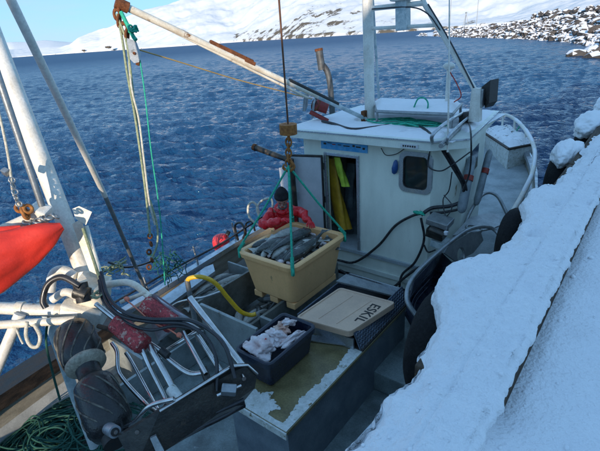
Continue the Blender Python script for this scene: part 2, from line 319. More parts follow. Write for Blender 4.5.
# ---------------------------------------------------------------- hills on the far shore
def hills(name, ctl, depth, steep, rockiness, nsc, amp, seed, rows=70, cols=640, fade=(0, 0)):
    az = np.array([c[0] for c in ctl]); sh = np.array([c[1] for c in ctl]); el = np.array([c[2] for c in ctl])
    o = np.argsort(az); a = np.linspace(az.min(), az.max(), cols)
    S = np.interp(a, az[o], sh[o]); E = np.interp(a, az[o], el[o])
    T = np.linspace(0, 1, rows)**1.25
    AA, TT = np.meshgrid(np.radians(a), T); SS = np.tile(S, (rows, 1)); EE = np.tile(E, (rows, 1))
    top = SS+depth*np.maximum(.25, EE/5); top_h = 4.2+top*np.tan(np.radians(EE))
    RR = SS+(top-SS)*1.25*TT
    q = np.clip(TT*1.25, 0, 1); prof = np.where(TT < .8, q**steep, 1-(TT-.8)*1.2)
    X = np.sin(AA)*RR; Y_ = np.cos(AA)*RR
    nn = fbm(X/nsc, Y_/nsc, 7, seed, .55); rid = 1-np.abs(fbm(X/nsc/1.7, Y_/nsc/1.7, 5, seed+9))*2
    H = top_h*prof*(1+.10*nn*(1-q*.75))+amp*nn*np.minimum(1, q*4)*(1-q*.6)*np.minimum(1, EE/4)+amp*.5*(rid-.6)*q*(1-q)*np.minimum(1, EE/3)
    H += np.where(TT > 0, 1.6+1.2*vnoise(X/9, Y_/9, seed), -1.5)
    ob_ = grid(name, 'hillsnow', X, Y_, H, kind='structure')
    rk = np.where(q < .02, .12, np.where(q < .10, .045, -.03)) + rockiness(np.degrees(AA), q, H)
    at = ob_.data.attributes.new('rock', 'FLOAT', 'POINT'); at.data.foreach_set('value', rk.ravel().astype(np.float32)); return ob_
near = [(-87.30,1700,1.393),(-76.19,1900,0.924),(-68.59,2000,0.574),(-66.57,2000,0.627),(-64.33,1900,0.522),(-63.30,1850,0.751),(-62.16,1800,1.422),(-60.23,1750,2.003),(-58.51,1650,2.405),(-56.68,1500,3.254),(-52.57,1350,4.195),(-50.33,1300,4.583),(-45.38,1250,6.012),(-37.48,900,6.913),(-28.67,760,6.069),(-21.24,700,4.657),(-14.24,640,3.070),(-7.10,520,2.200),(0.59,380,1.106)]
def nearp(l): return [(a, d, e) for a, d, e in l]
def rocky(a, q, h):
    c = np.exp(-((a--34.98)/5.5)**2)*np.exp(-((q-.17)/.11)**2)*.14
    d = np.exp(-((a--42.31)/5)**2)*np.exp(-((q-.07)/.05)**2)*.10
    return c+d-np.where(a < -45.42, .05, 0)
hills('hill', near, 650, 1.0, rocky, 120, 26, 11)
far = [(-88.98,5200,2.210),(-74.48,5200,1.513),(-70.47,5200,1.355),(-68.65,5000,1.335),(-66.97,5000,1.230),(-65.46,5000,1.329),(-63.25,5000,0.995),(-61.27,5000,0.968),(-55.09,5000,0.465),(-37.89,5000,0.630)]
hills('distant_hill', far, 2200, .8, lambda a, q, h: a*0-.04, 500, 30, 31, rows=24, cols=200)
# dark outcrops at the far waterline
for i, (p, s_, lab) in enumerate((((-3670.235,1845.746,0.000), 3.5, 'leftmost small dark rock at the foot of the white headland'), ((-3320.594,1757.405,0.000), 4.5, 'middle dark rock at the foot of the white headland'), ((-162149.104,95347.977,0.000), 6.5, 'long dark rock low on the white headland slope'))):
    d = Vector(p); d.z = 0; d = d.normalized()*(1950-150*i); d.z = 3+i*4
    MB().blob((0, 0, 0), (s_*2, s_, s_*.55), 3, .5, 1.5, seed=i).build('shore_rock', 'boulder', label=lab, cat='rock').location = d

# ---------------------------------------------------------------- breakwater with boulders
line_ = [(-118, 256), (-82, 204), (-55, 163), (-38, 139), (-28, 123), (-15.6, 99), (-9, 82), (0, 67), (16, 52)]
def bw(t):
    f_ = t*(len(line_)-1); i = min(int(f_), len(line_)-2); u_ = f_-i
    a = Vector(line_[i]+(0,)); c = Vector(line_[i+1]+(0,)); p = a.lerp(c, u_); d = (c-a).normalized(); return p, Vector((-d.y, d.x, 0))
BWX, BWY, BWZ = [], [], []
prof_ = [(-2, -1.5), (0, -.2), (2, 1.0), (4.5, 2.5), (7, 3.7), (9, 3.95), (16, 4.05), (30, 4.2), (34, 4.3), (60, 4.4), (110, 4.4)]
for t_ in np.linspace(0, 1, 160):
    p, n_ = bw(t_); sc_ = min(1, .35+t_*1.6)
    BWX.append([p.x+n_.x*q[0] for q in prof_]); BWY.append([p.y+n_.y*q[0] for q in prof_]); BWZ.append([q[1]*sc_+(.12*noise.noise(Vector((t_*40, q[0], 0))) if q[0] > 8 else 0) for q in prof_])
bwo = grid('breakwater', 'snowfine', np.array(BWX), np.array(BWY), np.array(BWZ), kind='structure')
rmeshes = []
for i in range(10):
    mb = MB(); mb.blob((0, 0, 0), (1, .78, .62), 2, .55, 1.1, seed=i+3); mb.sm = [False]*len(mb.f)
    me = mb.build('rock', 'rocksnow'); rmeshes.append(me.data); bpy.data.objects.remove(me)
rl = []
for k in range(1700):
    t_ = random.random()**.55 if k % 2 else random.uniform(.1, 1)
    p, n_ = bw(t_); u_ = random.uniform(-.6, 8.2); sc_ = min(1, .35+t_*1.6)
    z = np.interp(u_, [q[0] for q in prof_], [q[1]*sc_ for q in prof_]); P = p+n_*u_; P.z = z+random.uniform(-.1, .25)
    rl.append((P.length, P, random.uniform(.45, 1.2)*(1.35 if random.random() < .2 else .9)))
for k in range(90):          # a second heap above the road of the breakwater
    t_ = random.uniform(.16, .5); p, n_ = bw(t_); P = p+n_*random.uniform(31, 36); P.z = random.uniform(4.2, 6.2)*(1 if t_ < .4 else .9)
    rl.append((P.length, P, random.uniform(.7, 1.7)))
for k in range(9): P = Vector((-7.642,62.459,0.000))+Vector((random.uniform(-1.5, 3), random.uniform(-3, 3), random.uniform(-.2, .25))); rl.append((P.length, P, random.uniform(.6, 1.3)))
vis = lambda P: -75 < math.degrees(math.atan2(P.x, P.y)) < -3
rl.sort(key=lambda q: (not vis(q[1]), q[0]/q[2]))
for k, (d, P, s_) in enumerate(rl[:300]):
    o = bpy.data.objects.new('rock', rmeshes[k % 10]); col.objects.link(o); o.parent = bwo
    o.location = P; o.rotation_euler = (random.uniform(-.4, .4), random.uniform(-.4, .4), random.uniform(0, 6.28)); o.scale = (s_, s_, s_)
mb = MB()
for k, (d, P, s_) in enumerate(rl[300:]):
    me = rmeshes[k % 10]; m_ = Matrix.Translation(P) @ Euler((random.uniform(-.4, .4), random.uniform(-.4, .4), random.uniform(0, 6.28))).to_matrix().to_4x4() @ Matrix.Scale(s_, 4)
    mb.add([m_ @ v.co for v in me.vertices], [tuple(p.vertices) for p in me.polygons])
mb.build('rock_heap', 'rocksnow', bwo, kind='stuff')
for p0, h_, r_, lab in (((-177.626,463.281,0.000), 17, .16, 'left tall thin lamp post behind the breakwater'), ((-104.672,318.523,0.000), 14, .16, 'right thin lamp post above the breakwater rocks')):
    d = Vector(p0); d.z = 0; d = d.normalized()*230; d.z = 2.2
    tt = thing('lamp_post', d, lab, 'lamp post', 'lamp posts on the breakwater')
    MB().tube([d, d+Vector((0, 0, h_))], [r_, r_*.6], 8).build('post', 'galv', tt)
    MB().box(d+Vector((.5, -.3, h_)), (1.4, .4, .25), bev=.05).build('lamp_head', 'galv', tt)
d = Vector((-134.548,383.366,0.000)); d.z = 0; d = d.normalized()*210; d.z = 3.2
tt = thing('marker_mast', d, 'small tripod marker mast standing on the breakwater', 'marker')
for a in (0, 2.1, 4.2): tb('leg', 'galv', [d+Vector((math.cos(a), math.sin(a), 0))*1.3, d+Vector((0, 0, 5))], .1, tt)
MB().box(d+Vector((0, 0, 5.2)), (.6, .6, .5), bev=.05).build('marker_top', 'galv', tt)

# ---------------------------------------------------------------- quay
QL = 26
def quay_obj(name, m, a, c, **k): return MB().span(a, c, bev=k.pop('bev', 0)).build(name, m, **k)
quay_obj('quay', 'shore', (-.74, -14, -3), (9, QL, 2.33), kind='structure')
for i, y in enumerate(np.arange(-3.2, QL, 2.15)):     # piles under the edge
    tb('quay_pile', 'timber', [(-.86, y, -3), (-.86, y, 2.2)], .12, n=12, sp=0, kind='structure')
rail = MB().span((-.80, 1.86, 2.345), (-.342, 6.3, 2.515), bev=.012).build('bull_rail', 'timber', label='near brown timber bull rail under the snow along the quay edge', cat='bull rail', group='timbers along the quay edge')
rail = MB().span((-.80, 6.33, 2.345), (-.342, 14, 2.515), bev=.012).build('bull_rail', 'timber', label='far dark bull rail timber showing between the snow lumps', cat='bull rail', group='timbers along the quay edge')
# snow on the quay: one profile swept along it, bulging over the tyres
tyre_y = [2.72, 4.75, 6.95, 9.1, 11.4]
ys = np.concatenate([np.arange(-1.5, 1.0, .05), np.arange(1.0, 7, .018), np.arange(7, 14, .05), np.arange(14, QL, .3)])
np_ = 190
SX = np.zeros((len(ys), np_)); SY = np.zeros_like(SX); SZ = np.zeros_like(SX)
for i, y in enumerate(ys):
    lump = 0; back = 0
    for k_, ty in enumerate(tyre_y):
        wd = (.43, .30, .34, .42, .5)[k_]; am = (.235, .13, 0, 0, 0)[k_]
        lump += am*math.exp(-abs((y-ty-.1*(k_ == 0))/wd)**2.6)
    rough = .035*noise.fractal(Vector((y*3.1, 0, 1)), .6, 2, 4)
    gap = 0 if y < 5.3 else min(1, (y-5.3)/.8)
    e = -.80-lump+rough+gap*.075                   # outer edge
    inn = -.335+.02*noise.fractal(Vector((y*6, 3, 1)), .6, 2, 4)
    if y < 1.8: inn_drop = max(0, (y-1.2)/.6)
    else: inn_drop = 1
    inn_drop = inn_drop**2
    top = 2.585+.15*lump+.012*noise.noise(Vector((y*1.3, 0, 0)))
    pts = [(e+.05, 2.30 if not gap else 2.49), (e+.01, 2.38-lump*.25 if not gap else 2.51), (e-.015, 2.46 if gap < .5 else 2.53), (e+.01, top-.055), (e+.06, top-.01), (e+.18, top+.012), (-.57, 2.598), (-.553, 2.585), (-.54, 2.597), (-.45, 2.585), (inn-.03, 2.575), (inn+.004, 2.555), (inn+.002, 2.52)]
    low = 2.43
    pts[-1] = (inn+.002, 2.522)
    pts += [(-.37*inn_drop+inn*(1-inn_drop), 2.50*inn_drop+2.53*(1-inn_drop)), (-.37*inn_drop+inn*(1-inn_drop), (low-.02)*inn_drop+2.54*(1-inn_drop)), (inn+.06, low*inn_drop+2.52*(1-inn_drop)-.004), (.1, 2.45), (.5, 2.47), (1.2, 2.46), (2.5, 2.47), (6, 2.55), (9, 2.6)]
    # at a gap keep the profile tucked back over the timber
    d_ = np.cumsum([0]+[math.hypot(pts[j+1][0]-pts[j][0], pts[j+1][1]-pts[j][1])+1e-4 for j in range(len(pts)-1)])
    key = np.interp(np.linspace(0, 1, np_), [0, .62, .85, 1], [0, d_[15]+.02, d_[18], d_[-1]])
    SX[i] = np.interp(key, d_, [q[0] for q in pts]); SZ[i] = np.interp(key, d_, [q[1] for q in pts]); SY[i] = y
amp_ = .055*fbm(SX*2.6, SY*2.2, 4, 2)+.02*fbm(SX*6, SY*6, 3, 52)+.032*fbm(SX*11, SY*11, 5, 8)-.03*np.clip(fbm(SX*2.2+3, SY*2.2, 3, 77)-.25, 0, 1)
foot = fbm(SX*1.6+9, SY*1.6, 4, 21)
ed = np.clip((SX+.32)/.05, 0, 1)*np.clip((SX+.3)/.4, .25, 1)
for (fx, fy, fa) in ((.22, 1.55, .2), (.42, 2.0, -.1), (.16, 2.55, .15), (.36, 3.1, 0), (.12, 3.7, .1), (.34, 4.35, .2), (.10, 5.1, 0), (.62, 1.35, .5), (.75, 2.6, .2), (-.62, 3.75, .1), (-.60, 4.6, .3)):
    dx_ = (SX-fx)*math.cos(fa)-(SY-fy)*math.sin(fa); dy_ = (SX-fx)*math.sin(fa)+(SY-fy)*math.cos(fa)
    q_ = np.sqrt((dx_/.062)**2+(dy_/.145)**2); SZ += (-.055*np.clip(1.15-q_, 0, .6)/.6+.016*np.exp(-((q_-1.35)/.25)**2))*np.where(SZ > 2.4, 1, 0)
SZ += amp_*np.where((SX < -.37) & (SZ > 2.51), 1, .7*ed)+.035*foot*ed
SX += np.where(SZ < 2.56, .02*fbm(SY*9, SZ*9, 4, 40), 0)*(SX < -.6)
SX -= .03*np.clip(fbm(SY*3, SZ*5, 4, 44), -1, 1)*(SX < -.72)
so = grid('snow', 'snow', SX, SY, SZ, kind='structure')
mb = MB(); rk_ = np.random.RandomState(5)
for q in range(420):
    i = rk_.randint(30, len(ys)-60); j = rk_.randint(int(np_*.2), int(np_*.93))
    if abs(SX[i, j]+.34) < .04: continue
    r_ = rk_.choice([.006, .009, .013, .02], p=[.4, .35, .18, .07]); n0 = len(mb.v); mb.blob((SX[i, j]+rk_.uniform(-.01, .01), SY[i, j], SZ[i, j]+r_*.3), (r_, r_*1.2, r_*.8), 1, .5, 2, seed=q % 17)
cl = mb.build('snow_clods', 'snowfine', kind='stuff'); tag(cl, 'small loose snow clods scattered on the trodden quay snow', 'snow')
at = so.data.attributes.new('rock', 'FLOAT', 'POINT'); at.data.foreach_set('value', np.full(SX.size, -.02, np.float32))
for k_, ty in enumerate(tyre_y):
    sz = (1, .8, 1, 1.05, 1)[k_]
    lab = ('nearest black tyre fender hanging under the big snow lump beside the blue trough', 'second black tyre fender at the quay edge beside the hoops', 'black tyre fender under the rounded snow cap level with the bow', 'tall black fender under the farthest snow cap in view', 'farthest tyre fender along the quay')[k_]
    tt = thing('tyre_fender', (-.98, ty, 2.0), lab, 'fender', 'tyre fenders along the quay')
    MB().torus((-.98, ty, 2.03), .30*sz, .135, (1, 0, 0), 48, 16, 1.0).build('tyre', 'tyre', tt)
    if k_ >= 2:
        s3 = (0, 0, 1, 1.35, 1.3)[k_]; mb = MB(); mb.blob((-.96, ty+.02, 2.46), (.155*s3, .36*s3, .17*s3), 5, .20, .8, seed=k_+5); mb.blob((-.88, ty+.25*s3, 2.47), (.14*s3, .34*s3, .13*s3), 4, .2, .8, seed=k_+9); mb.build('snow_cap', 'snowfine', tt)
    tb('chain', 'rust', [(-.98, ty, 2.33), (-.86, ty, 2.46), (-.7, ty, 2.5)], .018, tt)

# unseen hall added behind the camera, outline shaped to shade quay and wheelhouse
wh = thing('shade_hall', (16, -20, 2.3), 'unseen grey hall added on the quay to shade the quay and wheelhouse', 'shade caster')
WX, WY, WZ = 2.75, -12, 7.0
v = [(1.5, WY, 2.2), (34, WY, 2.2), (34, WY, 7.5), (14, WY, 9.6), (4.2, WY, 8.9), (2.6, WY, WZ), (2.6, WY, 5.1), (1.5, WY, 4.85)]
v2 = [(x+5.6, y-12, z) for x, y, z in v]
MB().add(v+v2, [tuple(range(8)), tuple(range(15, 7, -1)), (0, 8, 9, 1), (1, 9, 10, 2), (7, 15, 8, 0), (5, 13, 14, 6)]).build('wall', 'wall', wh)
mb = MB(); e_ = .05
for a, c in ((5, 4), (4, 3), (3, 2), (7, 6)):
    mb.slab([Vector(v[a])+Vector((0, .05, .03)), Vector(v2[a])+Vector((0, -.05, .03)), Vector(v2[c])+Vector((0, -.05, .03)), Vector(v[c])+Vector((0, .05, .03))], -.12)
mb.build('roof', 'roofm', wh)
for x in (6, 14, 22): MB().span((x, WY+.003, 2.3), (x+3.4, WY+.08, 5.2)).build('door', 'galv', wh)

# ---------------------------------------------------------------- the fishing boat
boat = thing('fishing_boat', (-3.1, 5, 0), 'cream and grey coastal fishing boat with open work deck moored at the snowy quay', 'boat')
CX = -3.12
HB = [(-1.3, .9), (-.8, 1.25), (0, 1.5), (1.5, 1.72), (2.7, 1.82), (4.85, 2.03), (6.3, 1.93), (8, 1.72), (9.6, 1.36), (11.2, .72), (11.9, .3), (12.25, .04)]
SH = [(-1.3, 1.15), (2, 1.17), (5, 1.2), (7, 1.28), (9, 1.42), (12.25, 1.75)]
hb = lambda y: float(np.interp(y, [q[0] for q in HB], [q[1] for q in HB])); sh = lambda y: float(np.interp(y, [q[0] for q in SH], [q[1] for q in SH]))
ysb = np.linspace(-1.3, 12.25, 70)
hbs = np.array([hb(y) for y in ysb]); hbs = np.convolve(np.pad(hbs, 2, mode='edge'), [.1, .2, .4, .2, .1], 'valid'); hbs[-1] = .03
def strake(name, m, prof, par=boat, **k):
    """prof: list of (inward offset, height above sheer or absolute z<tuple>)"""
    mb = MB()
    for sgn in (-1, 1):
        vs = []; n = len(prof)
        for i, y in enumerate(ysb):
            for off, z in prof:
                zz = sh(y)+z if not isinstance(z, tuple) else z[0]
                vs.append((CX+sgn*max(.0, hbs[i]*(1 if not isinstance(off, tuple) else off[0])-(off if not isinstance(off, tuple) else off[1])), y, zz))
        mb.add(vs, [(i*n+j, i*n+j+1, (i+1)*n+j+1, (i+1)*n+j) for i in range(len(ysb)-1) for j in range(n-1)])
        if sgn == -1: first = vs[:n]
        else: mb.add(first+vs[:n], [tuple(range(n))+tuple(range(2*n-1, n-1, -1))])
    return mb.build(name, m, par, **k)
strake('hull', 'hull', [((.55, 0), (-.9,)), ((.80, 0), (-.35,)), ((.90, 0), (.2,)), ((.96, 0), (.7,)), (0, -.12), (0, -.04)])
strake('gunwale', 'alu', [(-.02, -.13), (-.03, 0.0), (.0, .012), (.10, .012), (.11, -.06)])
strake('rubbing_strake', 'darkwood', [(-.0, -.16), (-.05, -.17), (-.055, -.27), (-.0, -.28)])
strake('bulwark', 'innerwood', [(.05, -.02), (.055, -.4), (.07, -.8)])
MB().span((-5.3, -1.3, .40), (-1.0, 5.58, .46)).build('deck', 'deck', boat)
# keep deck inside the hull: trimmed outline
dv = [(CX-(hb(y)*.93), y, .465) for y in np.linspace(-1.2, 5.55, 20)]+[(CX+(hb(y)*.93), y, .465) for y in np.linspace(5.55, -1.2, 20)]
bpy.data.objects.remove([c for c in boat.children if c.name.startswith('deck')][0])
MB().slab(dv, .06).build('deck', 'deck', boat)
yf = np.linspace(5.56, 12.1, 30)
dv = [(CX-max(0, hb(y)-.06), y, sh(y)-.26) for y in yf]+[(CX+max(0, hb(y)-.06), y, sh(y)-.26) for y in yf[::-1]]
MB().slab(dv, .05).build('foredeck', 'fdeck', boat)

# wheelhouse: chamfered box, doorway and window cut as real openings built from panels
Y0 = 5.6; ZB, ZT = .50, 2.77
th = .05
def wallpiece(x0, x1, z0, z1, y=Y0): return ((x0, y, z0), (x1, y+th, z1))
XL, XR = -4.42, -2.28
DX0, DX1, DZ0, DZ1 = -3.98, -3.44, .95, 2.475
WX0, WX1, WZ0, WZ1 = -2.71, -2.28+.02, 2.13, 2.63
wh_ = thing('wheelhouse', (-3.2, 6.9, 0), None, None); wh_.parent = boat; wh_.matrix_parent_inverse = Matrix.Translation(boat.location).inverted()
def bp(mb, name, m, par=wh_, **k):
    o = mb.build(name, m, None, **k); o.parent = par; o.matrix_parent_inverse = par.matrix_world.inverted(); return o
bpy.context.view_layer.update()
def part(mb, name, m, par, **k):
    """child of any object, built in world coordinates"""
    bpy.context.view_layer.update(); o = mb.build(name, m, None, **k); o.parent = par; o.matrix_parent_inverse = par.matrix_world.inverted(); return o
bpy.data.objects.remove(wh_)
mb = MB()
mb.span(*wallpiece(XL, DX0, ZB, ZT)); mb.span(*wallpiece(DX0, DX1, ZB, DZ0)); mb.span(*wallpiece(DX0, DX1, DZ1, ZT)); mb.span(*wallpiece(DX1, -2.73, ZB, ZT))
mb.span(*wallpiece(-2.73, XR, ZB, 2.11)); mb.span(*wallpiece(-2.73, XR, 2.63, ZT))
def vpanel(p, q, z0, z1, t_=th):
    P = Vector((p[0], p[1], 0)); Q = Vector((q[0], q[1], 0)); d = (Q-P).normalized(); n_ = Vector((-d.y, d.x, 0))*t_
    vs = [P, Q, Q+n_, P+n_]; vs = [Vector((a.x, a.y, z0)) for a in vs]+[Vector((a.x, a.y, z1)) for a in vs]
    mb.add(vs, [(0, 1, 2, 3), (7, 6, 5, 4), (0, 4, 5, 1), (1, 5, 6, 2), (2, 6, 7, 3), (3, 7, 4, 0)])
vpanel((XR, Y0), (-1.98, 6.02), ZB, ZT); vpanel((-1.98, 6.022), (-2.18, 7.5), ZB, ZT); vpanel((-4.42, 7.5), (-4.42, Y0+.052), ZB, ZT)
vpanel((-2.18, 7.502), (-4.42, 7.502), ZB, ZT)
wall = part(mb, 'wheelhouse_wall', 'cabin', boat)
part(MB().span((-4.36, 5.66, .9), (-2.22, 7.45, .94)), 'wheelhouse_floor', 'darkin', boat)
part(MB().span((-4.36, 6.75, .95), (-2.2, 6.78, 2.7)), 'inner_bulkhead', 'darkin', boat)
part(MB().span((XL-.012, Y0-.03, .62), (XR, Y0-.002, .70), bev=.008), 'wall_skirt', 'roofpaint', boat)
# door frame + open leaf
mb = MB(); f_ = .045
mb.span((DX0-f_, Y0-.022, DZ0-f_), (DX0, Y0+.03, DZ1+f_), bev=.004); mb.span((DX1, Y0-.022, DZ0-f_), (DX1+f_, Y0+.03, DZ1+f_), bev=.004)
mb.span((DX0+.001, Y0-.02, DZ1), (DX1-.001, Y0+.03, DZ1+f_-.002), bev=.004); mb.span((DX0+.001, Y0-.02, DZ0-f_+.002), (DX1-.001, Y0+.03, DZ0), bev=.004)
part(mb, 'door_frame', 'alu', wall)
hx, hy = DX0-.05, Y0-.04; ang = R(196); dd = Vector((math.cos(ang), math.sin(ang), 0)); nn_ = Vector((-dd.y, dd.x, 0))
def leafbox(u0, u1, z0, z1, t0, t1, bev=.003):
    c = Vector((hx, hy, 0))+dd*(u0+u1)/2+nn_*(t0+t1)/2; c.z = (z0+z1)/2
    return MB().box(c, (abs(u1-u0), abs(t1-t0), abs(z1-z0)), Euler((0, 0, ang)), bev)
door = part(leafbox(.02, .56, DZ0, DZ1-.03, 0, .035), 'door', 'doorface', boat)
mb = MB()
for a in ((.0, .022, DZ0, DZ1), (.56, .582, DZ0, DZ1), (.02, .56, DZ1-.028, DZ1)):
    q = leafbox(a[0], a[1], a[2], a[3], -.006, .042); mb.add(q.v, q.f)
part(mb, 'door_seal', 'ink', door)
part(MB().tube([Vector((hx, hy, 1.72))+dd*.47+nn_*.055, Vector((hx, hy, 1.86))+dd*.47+nn_*.055], .012), 'handle', 'darksteel', door)
for z in (1.2, 1.75, 2.3): part(MB().tube([Vector((hx+.01, hy-.012, z-.05)), Vector((hx+.01, hy-.012, z+.05))], .014), 'hinge', 'darksteel', door)
# window with rounded frame
def rrect(x0, x1, z0, z1, r, y, n=6):
    out = []
    for cx, cz, a0 in ((x1-r, z1-r, 0), (x0+r, z1-r, 90), (x0+r, z0+r, 180), (x1-r, z0+r, 270)):
        for k in range(n+1):
            a = R(a0+90*k/n); out.append(Vector((cx+r*math.cos(a), y, cz+r*math.sin(a))))
    return out
def ringframe(name, m, par, o_, i_, y0, y1):
    A = o_(y0); B_ = i_(y0); A2 = o_(y1); n = len(A); vs = A+B_+A2+i_(y1); fs = []
    for k in range(n):
        j = (k+1) % n; fs += [(k, j, n+j, n+k), (k, 2*n+k, 2*n+j, j), (n+k, n+j, 3*n+j, 3*n+k)]
    mb = MB(); mb.add(vs, fs); return part(mb, name, m, par)
win = part(MB().span((-2.70, Y0+.012, 2.13), (-2.30, Y0+.03, 2.62)), 'window', 'glass', boat)
ringframe('window_frame', 'alu', win, lambda y: rrect(-2.745, -2.265, 2.085, 2.665, .10, y), lambda y: rrect(-2.685, -2.325, 2.145, 2.605, .075, y), Y0-.02, Y0+.02)
ringframe('window_gasket', 'ink', win, lambda y: rrect(-2.686, -2.324, 2.144, 2.606, .075, y), lambda y: rrect(-2.672, -2.338, 2.158, 2.592, .068, y), Y0-.012, Y0+.02)
part(MB().span((-2.67, Y0+.05, 2.2), (-2.5, Y0+.2, 2.42)).span((-2.45, Y0+.05, 2.15), (-2.36, Y0+.15, 2.5)), 'instrument', 'ink', win)
# starboard side windows
for y in (6.5,):
    part(MB().box((-1.985-(y+.2-6.02)*.135, y+.2, 2.35), (.02, .5, .36), Euler((0, 0, R(7.7)))), 'side_window', 'glass', wall)
# sign over the door, with weathered writing
sg = part(MB().span((-4.07, Y0-.012, 2.572), (-3.25, Y0-.002, 2.69)), 'name_board', 'bluesign', wall)
def text(s, loc, size, rot, m, par, ext=.001, wd=1):
    c = bpy.data.curves.new('lettering', 'FONT'); c.body = s; c.size = size; c.extrude = ext; c.align_x = 'CENTER'; c.align_y = 'CENTER'; c.space_character = wd; c.offset = .0015
    o = bpy.data.objects.new('lettering', c); col.objects.link(o); o.location = loc; o.rotation_euler = rot; bpy.context.view_layer.update()
    me = bpy.data.meshes.new_from_object(o.evaluated_get(bpy.context.evaluated_depsgraph_get())); me.materials.clear(); me.materials.append(M[m])
    o2 = bpy.data.objects.new('lettering', me); o2.matrix_world = o.matrix_world.copy(); bpy.data.objects.remove(o); col.objects.link(o2); bpy.context.view_layer.update()
    o2.parent = par; o2.matrix_parent_inverse = par.matrix_world.inverted(); return o2
mb = MB()   # worn illegible marks of the sign: broken strokes
for x0, x1, z, h_ in ((-4.02, -3.97, 2.655, .03), (-3.95, -3.87, 2.672, .012), (-3.76, -3.70, 2.655, .012), (-3.66, -3.55, 2.648, .016), (-3.50, -3.46, 2.66, .03), (-3.44, -3.36, 2.65, .02), (-3.33, -3.29, 2.635, .032)):
    mb.span((x0, Y0-.016, z-h_/2), (x1, Y0-.012, z+h_/2), bev=.002)
part(mb, 'sign_marks', 'ink', sg, kind='stuff')
part(MB().span((-3.865, Y0-.016, 2.648), (-3.80, Y0-.012, 2.662), bev=.002), 'sign_mark', 'redink', sg)
pl = part(MB().span((-2.60, 5.318, 2.782), (-2.36, 5.327, 2.83)), 'small_plate', 'whiteplate', boat)
mb = MB()
for k in range(6): mb.span((-2.57+k*.032, 5.313, 2.795), (-2.55+k*.032, 5.318, 2.817))
part(mb, 'plate_marks', 'ink', pl, kind='stuff')
# roof
RO = [(-4.62, 5.33), (-2.20, 5.33), (-1.83, 5.66), (-2.08, 7.72), (-4.62, 7.72)]
def poly(mb, P, z0, z1):
    n = len(P); mb.add([(x, y, z0) for x, y in P]+[(x, y, z1) for x, y in P], [tuple(range(n)), tuple(range(2*n-1, n-1, -1))]+[(i, (i+1) % n, (i+1) % n+n, i+n) for i in range(n)]); return mb
roof = part(poly(MB(), RO, 2.765, 2.89), 'wheelhouse_roof', 'roofpaint', boat)
ins = lambda P, d: [(x+d*(1 if x < -3.2 else -1), y+d*(1 if y < 7 else -1)) for x, y in P]
part(poly(MB(), ins(RO, -.015), 2.872, 2.888), 'roof_lip', 'alu', roof)
gx, gy = np.meshgrid(np.linspace(-4.57, -1.95, 110), np.linspace(5.40, 7.67, 100))
hz_ = .035+.03*fbm(gx*2.2, gy*2.2, 5, 3)
ex = np.minimum(np.minimum(gx+4.57, -1.87-(gy-5.6)*.12-gx), np.minimum(gy-5.40, 7.67-gy)); ex = np.minimum(ex, (gy-5.40-(gx+2.28))*.7)
hz_ = 2.885+(hz_+.008)*np.clip(ex/.1, -.6, 1); hz_ = np.where(((gx+3.62)**2+(gy-6.3)**2) < .05, 2.88, hz_); hz_ = np.where((gx > -2.75) & (gy < 6.3) & (fbm(gx*3, gy*3, 4, 8) > -.1), 2.88, hz_)
o = grid('roof_snow', 'snowfine', gx, gy, hz_); o.parent = roof; bpy.context.view_layer.update(); o.matrix_parent_inverse = roof.matrix_world.inverted(); o['kind'] = 'stuff'

# mast on the roof with radar legs
ms = thing('radar_mast', (-3.66, 6.4, 2.86), 'white roof mast with crossbars, radar post and slanting leg on the wheelhouse', 'mast')
MB().tube([(-3.671,6.400,2.791), (-3.712,6.400,5.369)], [.078, .082], 20).build('pole', 'white', ms)
MB().tube([(-3.948,7.200,3.095), (-3.684,6.500,4.747)], .022, 8).build('brace', 'bluepost', ms)
MB().tube([(-3.645,6.400,4.500), (-2.829,6.400,4.500)], .036, 12).build('crossbar', 'white', ms)
MB().tube([(-3.646,6.400,4.232), (-2.631,6.400,4.214)], .026, 12).build('crossbar', 'white', ms)
MB().tube([(-2.910,6.400,4.737), (-2.829,6.400,4.500), (-2.053,6.400,3.374)], .035, 12).build('leg', 'white', ms)
p = Vector((-3.135,6.400,4.388)); MB().box(p, (.16, .16, .42), Euler((0, R(-2), 0)), .01).build('radar_post', 'bluepost', ms)
MB().box(Vector((-3.140,6.400,4.615)), (.30, .26, .12), bev=.03).build('radar_base', 'white', ms)
MB().box(Vector((-3.142,6.400,4.677)), (.9, .1, .09), bev=.02).build('radar_scanner', 'white', ms)
tb('cable', 'hose', [(-2.754,6.360,4.481), (-2.483,6.360,4.096), (-2.255,6.360,3.738), (-2.056,6.360,3.405)], .011, ms, 3)
tb('cable', 'hose', [(-3.572,6.300,4.488), (-2.998,6.330,4.465), (-2.739,6.340,4.358), (-2.569,6.360,4.150)], .009, ms, 4)
MB().box((-3.659,6.380,2.843), (.30, .28, .05), bev=.01).build('foot_plate', 'rust', ms)
MB().box((-3.709,6.280,2.953), (.06, .10, .20), bev=.01).build('gooseneck', 'rust', ms)
MB().tube([(-2.006,6.360,2.969), (-2.016,6.360,3.405)], [.10, .075], 4, 0).build('leg_foot', 'white', ms)
# floodlight
fl = thing('floodlight', (-1.901,6.400,3.286), 'black wedge shaped floodlight on the roof corner post', 'lamp')
P = [Vector((-2.005,6.450,3.394)), Vector((-1.849,6.350,3.509)), Vector((-1.840,6.350,3.217)), Vector((-1.916,6.450,3.133))]
MB().slab(P, .20, (-.25, -1, .0)).build('housing', 'ink', fl)
MB().span(Vector((-1.978,6.400,3.271))-Vector((.05, .05, .12)), Vector((-1.978,6.400,3.271))+Vector((.05, .05, .12)), bev=.01).build('bracket', 'galv', fl)
